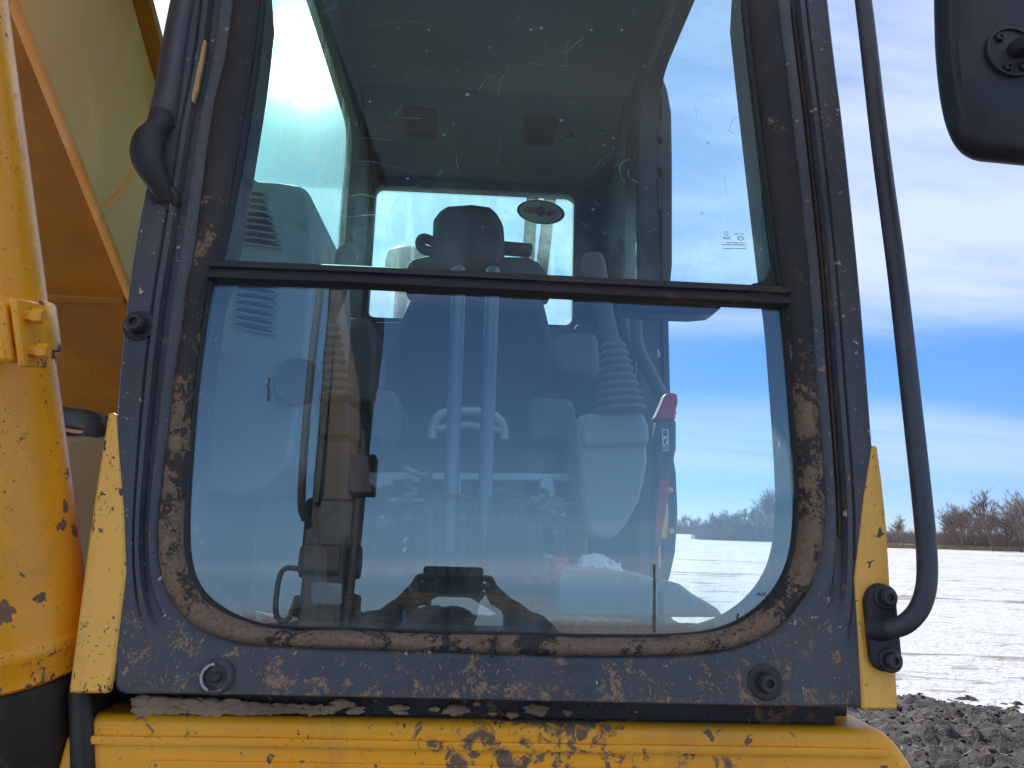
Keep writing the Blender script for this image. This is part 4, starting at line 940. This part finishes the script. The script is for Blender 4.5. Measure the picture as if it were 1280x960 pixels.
# mud lumps on the ledge under the cab: crust nobody could count
bm = B(); rnd = random.Random(11)
for k in range(200):
    s = rnd.random()**1.5; px = 178+240*s + (rnd.random()*420 if k > 170 else 0)
    c = at_y(px, 889+3*(px-176)/250-rnd.random()*15*(1-.5*s), 1.040); r_ = rnd.uniform(.0025, .0085)*(1-.3*s)
    st_ = bmesh.ops.create_icosphere(bm, subdivisions=2, radius=r_)
    for v in st_['verts']:
        n_ = v.co.normalized(); v.co = V((v.co.x*1.9, v.co.y*.55, v.co.z*.75))*(1+.75*noise.noise(n_*2.0+V((k*3.1, 0, 0)))); v.co += c
o = obj('mud_crust', bm, MUDM, None, origin=at_y(300, 893, 1.03), ang=80, kind='stuff'); o['label'] = 'dried mud crust on the ledge under the cab frame'; o['category'] = 'mud'

# ================================================================== PHOTOGRAPHER (seen mirrored in the lower pane)
SKIN = worn('skin', (.42, .25, .18), (.36, .21, .15), .5); GLOVE = worn('dark_work_glove', (.022, .026, .028), None, .7, dust=.2, dustcol=(.08, .08, .07))
HAIR = worn('dark_hair', (.02, .015, .012), None, .6, grain=900)
def camo():
    m, t = newmat('camouflage_jacket'); p = t.pos()
    n1 = t.noise(p, 14, 3, .5, .8); n2 = t.noise(p, 22, 3, .5, .6); n3 = t.noise(t.scale(p, (1, 1, 1), loc=(5, 3, 1)), 17, 3, .5, .8)
    c = t.mix(t.ss(n1, .50, .52), (.014, .018, .014), (.026, .030, .020)); c = t.mix(t.ss(n2, .56, .58), c, (.012, .013, .012)); c = t.mix(t.ss(n3, .66, .68), c, (.075, .06, .032))
    t.out(t.n('ShaderNodeBsdfPrincipled', {'Base Color': c, 'Roughness': .9})); return m
CAMO = camo(); PANTS = worn('dark_trousers', (.02, .022, .025), None, .9, mud=.35, mscale=12); BOOTM = worn('rubber_boot', (.016, .016, .016), None, .5, mud=.5)
PC = V((-.045, -.26, .17))
def skin(name, joints, edges, mat, parent=None, sub=2, origin=None, root=0):
    """one continuous skinned surface grown on a skeleton of joints (position, radius)"""
    names = list(joints); org = worldloc(parent) if parent else V(origin)
    me = bpy.data.meshes.new(name); me.from_pydata([joints[k][0]-org for k in names], [(names.index(a), names.index(b)) for a, b in edges], [])
    me.materials.append(mat); o = bpy.data.objects.new(name, me); COL.objects.link(o)
    if parent: o.parent = parent
    else: o.location = org
    md = o.modifiers.new('skin', 'SKIN'); md.use_smooth_shade = True
    for i, k in enumerate(names):
        r_ = joints[k][1]; me.skin_vertices[0].data[i].radius = r_ if hasattr(r_, '__len__') else (r_, r_); me.skin_vertices[0].data[i].use_root = (i == root)
    s = o.modifiers.new('sub', 'SUBSURF'); s.levels = sub; s.render_levels = sub
    return o
J = {}
def j(n, x, y, z, r): J[n] = (PC+V((x, y, z)), r)
j('pelvis', 0, 0, .93, (.15, .11)); j('waist', 0, .0, 1.10, (.135, .10)); j('chest', 0, .01, 1.30, (.155, .115)); j('collar', 0, .0, 1.43, (.11, .08)); j('neck', 0, .01, 1.50, .055)
j('chin', 0, .03, 1.58, (.062, .075)); j('face', 0, .03, 1.65, (.072, .092)); j('crown', 0, .015, 1.735, (.066, .082))
E = [('pelvis','waist'),('waist','chest'),('chest','collar'),('collar','neck'),('neck','chin'),('chin','face'),('face','crown')]
for sgn, s in ((-1, 'l'), (1, 'r')):
    j('hip'+s, .095*sgn, 0, .86, .085); j('knee'+s, .11*sgn, .02, .48, .058); j('ankle'+s, .12*sgn, -.02, .09, .042); j('toe'+s, .14*sgn, .14, .045, (.045, .03))
    E += [('pelvis','hip'+s),('hip'+s,'knee'+s),('knee'+s,'ankle'+s),('ankle'+s,'toe'+s)]
# arms raised, forearms running up and inwards to the phone
AR = {'l': ((-.20, .0, 1.42), (-.345, .10, 1.60), (-.165, .205, 1.775)), 'r': ((.20, .0, 1.42), (.345, .10, 1.61), (.185, .205, 1.785))}
for s in 'lr':
    sh, elb, wr = AR[s]
    j('sh'+s, *sh, .046); j('el'+s, *elb, .026); j('wr'+s, *wr, .027)
    E += [('chest' if False else 'collar','sh'+s),('sh'+s,'el'+s),('el'+s,'wr'+s)]
PX0, PX1, PZ0, PZ1 = -.122, .034, 2.05-.052, 2.05+.024      # the phone, lens at the camera
# hands: palm at each end of the phone, fingers over its back (facing the cab), thumb on the screen side
def hand(s, sgn, ex):
    wx = J['wr'+s][0]-PC
    pm = V((ex-PC.x+sgn*.020, .235, 1.995-PC.z)); kn_ = V((ex-PC.x+sgn*.016, .246, 2.015-PC.z))
    j('palm'+s, *(wx.lerp(pm, .55)), (.030, .020)); j('hub'+s, *pm, (.031, .017))
    E.extend([('wr'+s,'palm'+s),('palm'+s,'hub'+s)])
    dz = (.032, .011, -.010, -.029); ln = (.052, .060, .056, .044) if sgn < 0 else (.024, .026, .025, .022)
    for k in range(4):
        b0 = V((ex-PC.x+sgn*.014, .262, 2.012-PC.z+dz[k])); 
        nm = 'f%d' % k+s
        j(nm+'a', *b0, .0088); j(nm+'b', *(b0+V((-sgn*ln[k]*.45, .016, .002))), .0086); j(nm+'c', *(b0+V((-sgn*ln[k]*.95, .012, -.001))), .0076)
        E.extend([('hub'+s, nm+'a'), (nm+'a', nm+'b'), (nm+'b', nm+'c')])
    t0 = V((ex-PC.x+sgn*.006, .232, 1.985-PC.z)); j('t'+s+'a', *t0, .0105); j('t'+s+'b', *(t0+V((-sgn*.026, -.004, .016))), .0100); j('t'+s+'c', *(t0+V((-sgn*.046, .004, .024))), .0085)
    E.extend([('hub'+s, 't'+s+'a'), ('t'+s+'a', 't'+s+'b'), ('t'+s+'b', 't'+s+'c')])
hand('l', -1, PX0); hand('r', 1, PX1+.006)
PERSON = skin('person', J, E, SKIN, None, 1, PC, 0)
tag(PERSON, 'person in camouflage jacket holding up a phone, mirrored in the lower pane', 'person')
def sub_skin(name, keys, mat, k, edges, extra=None):
    jj = {q: (J[q][0], tuple(a*k+.008 for a in (J[q][1] if hasattr(J[q][1], '__len__') else (J[q][1],)*2))) for q in keys}
    if extra: jj.update(extra)
    return skin(name, jj, [e for e in edges if e[0] in jj and e[1] in jj], mat, PERSON, 2)
sub_skin('jacket', ['pelvis','waist','chest','collar','shl','ell','wrl','shr','elr','wrr'], CAMO, 1.42, E, {q+s: (J[q+s][0], (r_, r_)) for s in 'lr' for q, r_ in (('sh', .092), ('el', .066), ('wr', .046))})
sub_skin('trousers', ['pelvis','hipl','kneel','anklel','hipr','kneer','ankler'], PANTS, 1.14, E)
for s in 'lr':
    ks = ['wr'+s, 'palm'+s, 'hub'+s]+[q for q in J if q[0] in 'ft' and q[-2:-1] == s and q[1].isdigit() or q.startswith('t'+s)]
    gj = {q: (J[q][0], tuple(a*1.06+.0012 for a in (J[q][1] if hasattr(J[q][1], '__len__') else (J[q][1],)*2))) for q in ks}
    gj['wr'+s] = (J['wr'+s][0], (.036, .036)); gj['cf'+s] = (J['wr'+s][0].lerp(J['el'+s][0], .38), (.050, .050))
    skin('glove', gj, [e for e in E if e[0] in gj and e[1] in gj] + [('cf'+s, 'wr'+s)], GLOVE, PERSON, 1)
for s in 'lr': sub_skin('boot', ['ankle'+s,'toe'+s], BOOTM, 1.2, E)
bm = B(); bmesh.ops.create_uvsphere(bm, u_segments=20, v_segments=14, radius=1)
for v in list(bm.verts):
    v.co = PC+V((v.co.x*.104, .0+v.co.y*.122, 1.69+v.co.z*.125))
cut = [v for v in bm.verts if v.co.z < PC.z+1.585 or (v.co.y > PC.y+.075 and v.co.z < PC.z+1.735)]; bmesh.ops.delete(bm, geom=cut, context='VERTS')
hd_ = obj('hood', bm, CAMO, PERSON); sd_ = hd_.modifiers.new('thick', 'SOLIDIFY'); sd_.thickness = .006
bm = B(); fy = PC.y
for x in (-.03, .03): lathe(bm, [(.012, -.006), (.009, .004), (.003, .008)], PC+V((x, .108, 1.655)), (0, 1, 0), 10)
obj('eye', bm, worn('eye_white', (.5, .5, .5), (.1, .07, .05), .2), PERSON)
bm = B(); tube(bm, [PC+V((0, .112, 1.66)), PC+V((0, .132, 1.625)), PC+V((0, .118, 1.615))], [.008, .014, .012], 8); tube(bm, [PC+V((-.025, .102, 1.585)), PC+V((0, .113, 1.587)), PC+V((.025, .102, 1.585))], .006, 6)
for x in (-.078, .078): lathe(bm, [(.016, 0), (.022, .006), (.015, .012)], PC+V((x-.006, .02, 1.645)), (1, 0, 0), 10)
obj('facial_feature', bm, SKIN, PERSON)
# the phone itself, just behind the lens
bm = B(); prism(bm, [V((a_, -.006, b_)) for a_, b_ in rrect(PX0, PZ0, PX1, PZ1, .010)], (0, -.008, 0))
PH = tag(obj('smartphone', bm, worn('black_phone', (.012, .012, .014), None, .25), None, bevel=.002, origin=V(((PX0+PX1)/2, -.01, PZ0))), 'black smartphone held sideways in both raised hands', 'phone')
bm = B(); lathe(bm, [(.009, 0), (.009, .002), (.007, .0026)], V((-.0, -.007, 2.05)), (0, 1, 0), 18); obj('lens', bm, RUBBER, PH)

# ================================================================== GROUND
def snowmat():
    m, t = newmat('snow_with_stubble'); p = t.pos()
    n = t.noise(t.scale(p, (.05, .22, 1)), 1.0, 8, .62, .6)
    n2 = t.noise(t.scale(p, (.5, 1.1, 1)), 1.0, 7, .65, .4)
    n3 = t.noise(t.scale(p, (.006, .045, 1)), 1.0, 6, .6, .3)
    n4 = t.noise(t.scale(p, (.55, 1.7, 1), loc=(3, 8, 0)), 1.0, 8, .66, .8)
    mask = t.m('MAXIMUM', t.m('MULTIPLY', t.ss(n4, .575, .64), .9), t.ss(t.m('ADD', t.m('MULTIPLY', n, .55), t.m('MULTIPLY', n2, .45)), .53, .60), t.m('MULTIPLY', t.ss(n3, .54, .60), t.ss(n2, .34, .58)))
    grass = t.mix(t.noise(p, 3, 5), (.10, .075, .05), (.21, .17, .12))
    c = t.mix(t.ss(t.noise(t.scale(p, (5.0, 7.0, 1)), 1.0, 7, .70, .9), .34, .60), (.43, .445, .47), (.64, .645, .65)); c = t.mix(t.m('MULTIPLY', mask, .85), c, grass)
    h = t.m('ADD', t.m('MULTIPLY', t.noise(p, 2.2, 6, .6), .6), t.m('MULTIPLY', t.noise(p, 9, 5, .6, .5), .5))
    b = t.n('ShaderNodeBump', {'Strength': 1.0, 'Distance': .10, 'Height': h})
    t.out(t.n('ShaderNodeBsdfPrincipled', {'Base Color': c, 'Roughness': .75, 'Normal': b, 'Specular IOR Level': .3})); return m
SNOW = snowmat()
bm = B()
xs_ = []; a_ = 0; v_ = 0
step = 1.0; x = 0
while x < 1500: xs_.append(x); x += step; step *= 1.09
xs_ = [-q for q in xs_[:0:-1]]+xs_
grid = [[bm.verts.new((x, y, (.10*noise.noise(V((x*.05, y*.07, 0)))+.035*noise.noise(V((x*.6, y*.7, 4))))*min(1, 400/(1+math.hypot(x, y))) - .02)) for x in xs_] for y in xs_]
for r0, r1 in zip(grid, grid[1:]):
    for k in range(len(xs_)-1): bm.faces.new((r0[k], r0[k+1], r1[k+1], r1[k]))
g_ = obj('snow_field', bm, SNOW, None, ang=180); g_['kind'] = 'structure'; g_['label'] = 'wide flat snowy field with brown stubble streaks'
# churned mud round the machine, rising out of the snow sheet
def mudmat():
    m, t = newmat('churned_mud'); p = t.pos()
    n = t.noise(p, 6, 8, .68, .7); c = t.mix(t.ss(n, .3, .7), (.009, .0058, .004), (.029, .0195, .0135))
    c = t.mix(t.ss(t.noise(t.scale(p, (1, 3, 1)), 16, 6, .7, .5), .64, .70), c, (.20, .16, .11))
    b = t.n('ShaderNodeBump', {'Strength': 1.0, 'Distance': .06, 'Height': t.m('ADD', n, t.m('MULTIPLY', t.noise(p, 28, 5, .7), .5))})
    t.out(t.n('ShaderNodeBsdfPrincipled', {'Base Color': c, 'Roughness': t.mixf(n, .45, .95), 'Normal': b})); return m
MUDG = mudmat()
def mudh(x, y):
    # the bare ground reaches some nine metres out; its rim dips under the snow
    d = math.hypot(x-2.5, y-4.3)
    rim = 6.15 + 1.1*noise.noise(V((x*.22, y*.22, 7))) + .8*noise.noise(V((x*.9, y*.9, 2)))
    e = max(-1, min(1, (rim-d)/1.6))
    q = V((x*1.9, y*2.6, 0))
    return -.01 + .13*math.exp(-((x+.045)**2+(y+.30)**2)/.35) + .15*e + .085*noise.fractal(q, .8, 2.1, 5) + .05*noise.noise(V((x*7, y*9, 1))) + .03*noise.noise(V((x*15, y*19, 5)))
bm = B(); n_ = 270; S_ = 17.0
grid = [[bm.verts.new((1.5-S_/2+S_*i/n_, 3.5-S_/2+S_*jj/n_, mudh(1.5-S_/2+S_*i/n_, 3.5-S_/2+S_*jj/n_))) for i in range(n_+1)] for jj in range(n_+1)]
for r0, r1 in zip(grid, grid[1:]):
    for k in range(n_): 
        if max(v.co.z for v in (r0[k], r0[k+1], r1[k], r1[k+1])) > -.2: bm.faces.new((r0[k], r0[k+1], r1[k+1], r1[k]))
lo = [v for v in bm.verts if not v.link_faces]; bmesh.ops.delete(bm, geom=lo, context='VERTS')
g_ = obj('mud_ground', bm, MUDG, None, ang=180); g_['kind'] = 'structure'; g_['label'] = 'dark churned mud around the excavator'
# clods and straw bits strewn over the mud
bm = B(); rnd = random.Random(3)
for k in range(3800):
    x, y = rnd.uniform(1.5, 11), rnd.uniform(1.5, 10.5); z = mudh(x, y)
    if z < .03: continue
    r_ = rnd.uniform(.006, .022)*(1.8 if rnd.random() < .05 else 1); c = V((x, y, z+r_*.2))
    st_ = bmesh.ops.create_icosphere(bm, subdivisions=1, radius=r_)
    sx_ = rnd.uniform(.8, 2.0); a_ = rnd.uniform(0, 6.28); ro = Matrix.Rotation(a_, 3, 'Z')
    for v in st_['verts']: v.co = ro @ V((v.co.x*sx_, v.co.y, v.co.z*.7))*(1+.6*noise.noise(v.co*60+V((k*2.3, 0, 0)))) + c
o = obj('mud_clods', bm, MUDG, None, smooth=True, ang=60, kind='stuff'); o['label'] = 'loose dark clods strewn over the mud'; o['category'] = 'soil'
bm = B()
for k in range(1800):
    x, y = rnd.uniform(2, 10), rnd.uniform(2, 9.5); z = mudh(x, y)+.025
    if z < .05: continue
    a_ = rnd.uniform(0, 6.28); l_ = rnd.uniform(.015, .05); d2 = V((math.cos(a_)*l_, math.sin(a_)*l_, rnd.uniform(-.01, .03))); n2_ = V((-math.sin(a_), math.cos(a_), 0))*.0035; c = V((x, y, z))
    bm.faces.new([bm.verts.new(v) for v in (c-d2-n2_, c+d2-n2_, c+d2+n2_+V((0,0,.004)), c-d2+n2_+V((0,0,.004)))])
o = obj('straw_bits', bm, worn('dry_straw', (.34, .29, .21), (.22, .17, .11), .9), None, smooth=False, kind='stuff'); o['label'] = 'pale straw and wood chips in the mud'; o['category'] = 'straw'
# spoil heap behind the photographer, mirrored as the dark band at the foot of the pane
bm = B(); n_ = 60
def heap(u, v): return max(0, 2.15*math.exp(-((u/2.5)**6+(v/1.5)**4)) + .16*noise.noise(V((u*1.7, v*1.7, 3))) + .07*noise.noise(V((u*5, v*5, 1)))) - .05
grid = [[bm.verts.new((-.6-3.6+7.2*i/n_, -7.6-2.6+5.2*q/n_, heap(-3.6+7.2*i/n_, -2.6+5.2*q/n_))) for i in range(n_+1)] for q in range(n_+1)]
for r0, r1 in zip(grid, grid[1:]):
    for k in range(n_): bm.faces.new((r0[k], r0[k+1], r1[k+1], r1[k]))
o = obj('spoil_heap', bm, MUDG, None, ang=180); o['kind'] = 'structure'; o['label'] = 'dark heap of dug soil behind the photographer'

# ================================================================== TREES
BARK = worn('grey_brown_bark', (.15, .115, .095), (.10, .08, .07), .95)
TWIG = worn('winter_twigs', (.25, .195, .17), (.18, .14, .125), .95)
def grow_tree(seed, H_, spread, upright, levels=5):
    rnd = random.Random(seed); tb, cb_ = B(), B()
    def branch(bm, p, d, L, r, lev):
        q = p; dd = d; pts = [p]; n_ = 4 if lev < 2 else 2
        for k in range(n_):
            dd = (dd + V((rnd.uniform(-1, 1), rnd.uniform(-1, 1), rnd.uniform(-.3, .5)))*.16).normalized(); q = q+dd*L/n_; pts.append(q)
        tube(bm, pts, [max(r*(1-.55*i/n_), .017) for i in range(n_+1)], 5 if lev < 1 else 3, False)
        if lev >= levels: return
        nb = rnd.choice((7, 8, 9)) if lev < 1 else rnd.choice((5, 6, 7)) if lev < 3 else rnd.choice((4, 5))
        for k in range(nb):
            s = rnd.uniform(.30, 1) if lev else rnd.uniform(.25, 1)
            b = pts[0].lerp(pts[-1], s) if n_ < 3 else pts[min(n_-1, int(s*n_))].lerp(pts[min(n_, int(s*n_)+1)], s*n_-int(s*n_))
            a = rnd.uniform(0, 6.283); side = V((math.cos(a), math.sin(a), 0))
            nd = (dd*upright + side*spread + V((0, 0, .30))).normalized()
            branch(cb_, b, nd, L*rnd.uniform(.44, .70), r*rnd.uniform(.34, .50), lev+1)
    tr_h = H_*.42
    branch(tb, V((0, 0, -.2)), V((0, 0, 1)), tr_h*1.15, H_*.016, 0)
    return tb, cb_
PROTO = []
for nm, seed, H_, sp_, upr, lv in (('bare_tree', 21, 12, .85, .75, 4), ('bare_tree', 5, 13, .55, 1.0, 4), ('bare_tree', 44, 9, 1.0, .6, 4), ('bare_tree', 77, 11, .75, .85, 4)):
    tb, cb_ = grow_tree(seed, H_, sp_, upr, lv)
    def mk(bm, nm_, mat):
        me = bpy.data.meshes.new(nm_); bm.to_mesh(me); bm.free(); me.materials.append(mat); return me
    PROTO.append((mk(tb, 'trunk', BARK), mk(cb_, 'crown', TWIG), H_))
def tree(px, dist, hpx, kind, label, group=None):
    """a bare tree standing at that bearing and distance, its height from its size in the picture"""
    p = at_y(px, 680, dist); tm, cm, H_ = PROTO[kind]; h = hpx/F*dist
    root = thing('bare_tree', label, 'tree', (p.x, dist, 0), group)
    s = h/(H_*.98); root.scale = (s, s, s); root.rotation_euler = (0, 0, random.uniform(0, 6.28))
    for nm, me in (('trunk', tm), ('crown', cm)):
        o = bpy.data.objects.new(nm, me); COL.objects.link(o); o.parent = root
tree(968, 150, 80, 1, 'tall slender bare tree in the treeline, seen through the right edge of the lower pane')
tree(1276, 120, 98, 0, 'tallest bare tree at the right edge of the field')
tree(1240, 125, 84, 3, 'broad bare tree just left of the tallest one at the right')
tree(1204, 128, 74, 0, 'leaning bare tree at the left end of the right hand clump')
tree(1124, 190, 42, 1, 'small lone bare tree between the yellow fairing and the grab rail')
rnd = random.Random(9)
for q_, (px_, h_) in enumerate(((948, 58), (957, 70), (976, 76), (986, 66), (994, 60))): tree(px_, 156+q_*3, h_, (1, 3, 1, 0, 1)[q_], ('slim bare tree left of the tallest ones in the lower pane', 'bare tree close beside the tallest one in the lower pane', 'tall bare tree touching the right frame edge in the lower pane', 'bushy bare tree half hidden by the right pillar', 'bare tree mostly hidden by the right pillar')[q_])
for k in range(20): tree(1186+k*8+rnd.uniform(-6, 6), 135+rnd.uniform(-8, 25), rnd.uniform(46, 60+k*1.3), rnd.choice((0, 2, 3)), 'bare tree in the dense clump right of the grab rail', 'bare trees in the right hand clump')
for k in range(16): tree(900+k*6.5+rnd.uniform(-4, 4), 165+rnd.uniform(-10, 20), rnd.uniform(26, 48), rnd.choice((0, 1, 2, 3)), 'bare tree in the hedge seen through the right of the lower pane', 'bare trees seen through the lower pane')
for k in range(12): tree(842+k*7.5+rnd.uniform(-3, 3), 330+rnd.uniform(-20, 40), rnd.uniform(20, 31), rnd.choice((0, 2, 3)), 'distant pale bare tree at the far left of the treeline', 'distant bare trees beyond the door opening')
for k in range(14): tree(1000+k*15+rnd.uniform(-5, 5), 230+rnd.uniform(-20, 50), rnd.uniform(16, 30), rnd.choice((0, 2, 3)), 'low bare tree in the thin hedge right of the cab', 'low bare trees in the hedge right of the cab')
for k in range(0): tree(-2600+k*240+rnd.uniform(-60, 60), 210+rnd.uniform(-20, 50), rnd.uniform(20, 40), rnd.choice((0, 2, 3)), 'bare tree of the treeline hidden behind the cab', 'bare trees of the treeline behind the cab') if not (740 < -2600+k*240 < 1400) else None
# brushwood under the trees: one mass
bm = B()
def brush(x, y, h):
    for q in range(16):
        a_ = rnd.uniform(0, 6.28); l_ = rnd.uniform(.3, 1)*h; b = V((x+rnd.uniform(-1, 1)*h*.6, y+rnd.uniform(-1, 1)*h*.5, -.05)); d2 = V((math.cos(a_)*.45, math.sin(a_)*.45, 1)).normalized()*l_; n2_ = V((.022*h*.5, 0, 0))
        m_ = b+d2*.55
        bm.faces.new([bm.verts.new(v) for v in (b-n2_, b+n2_, m_+n2_*.7, m_-n2_*.7)])
        for e_ in range(3):
            t2 = m_+V((rnd.uniform(-.35, .35), rnd.uniform(-.3, .3), rnd.uniform(.25, .5)))*l_; bm.faces.new([bm.verts.new(v) for v in (m_-n2_*.6, m_+n2_*.6, t2)])
for k in range(900):
    px = rnd.uniform(880, 1010); d_y = 168+rnd.uniform(-6, 30); p = at_y(px, 680, d_y); brush(p.x, d_y, rnd.uniform(1.5, 5.0))
for k in range(1300):
    px = rnd.uniform(1000, 1420); d_y = 205+rnd.uniform(-10, 50); p = at_y(px, 680, d_y); brush(p.x, d_y, rnd.uniform(1.5, 5.2))
for k in range(700):
    px = rnd.uniform(1175, 1420); d_y = 140+rnd.uniform(-6, 25); p = at_y(px, 680, d_y); brush(p.x, d_y, rnd.uniform(1.2, 4.2))
for k in range(420):
    px = rnd.uniform(820, 960); d_y = 340+rnd.uniform(-10, 60); p = at_y(px, 680, d_y); brush(p.x, d_y, rnd.uniform(2.5, 6.5))
for k in range(2600):
    brush(rnd.uniform(-190, 120), -165+rnd.uniform(-40, 8), rnd.uniform(2.0, 7.0))
for k in range(700):
    brush(rnd.uniform(-160, 40), 230+rnd.uniform(-10, 40), rnd.uniform(1.5, 5.0))
o = obj('brushwood', bm, TWIG, None, smooth=False, kind='stuff'); o['label'] = 'low grey brown brushwood along the far field edge'; o['category'] = 'brushwood'
# strip of dry grass at the field edge
bm = B()
for k in range(2600):
    px = rnd.uniform(1080, 1420); d_y = 132+rnd.uniform(-5, 5); p = at_y(px, 680, d_y); h_ = rnd.uniform(.3, .9)
    c = V((p.x, d_y, -.05)); bm.faces.new([bm.verts.new(v) for v in (c+V((-.25, 0, 0)), c+V((.25, 0, 0)), c+V((rnd.uniform(-.3, .3), 0, h_)))])
o = obj('dry_grass', bm, worn('dry_grass', (.34, .25, .15), (.25, .18, .11), .95), None, smooth=False, kind='stuff'); o['label'] = 'brown dry grass at the edge of the snow field'; o['category'] = 'grass'
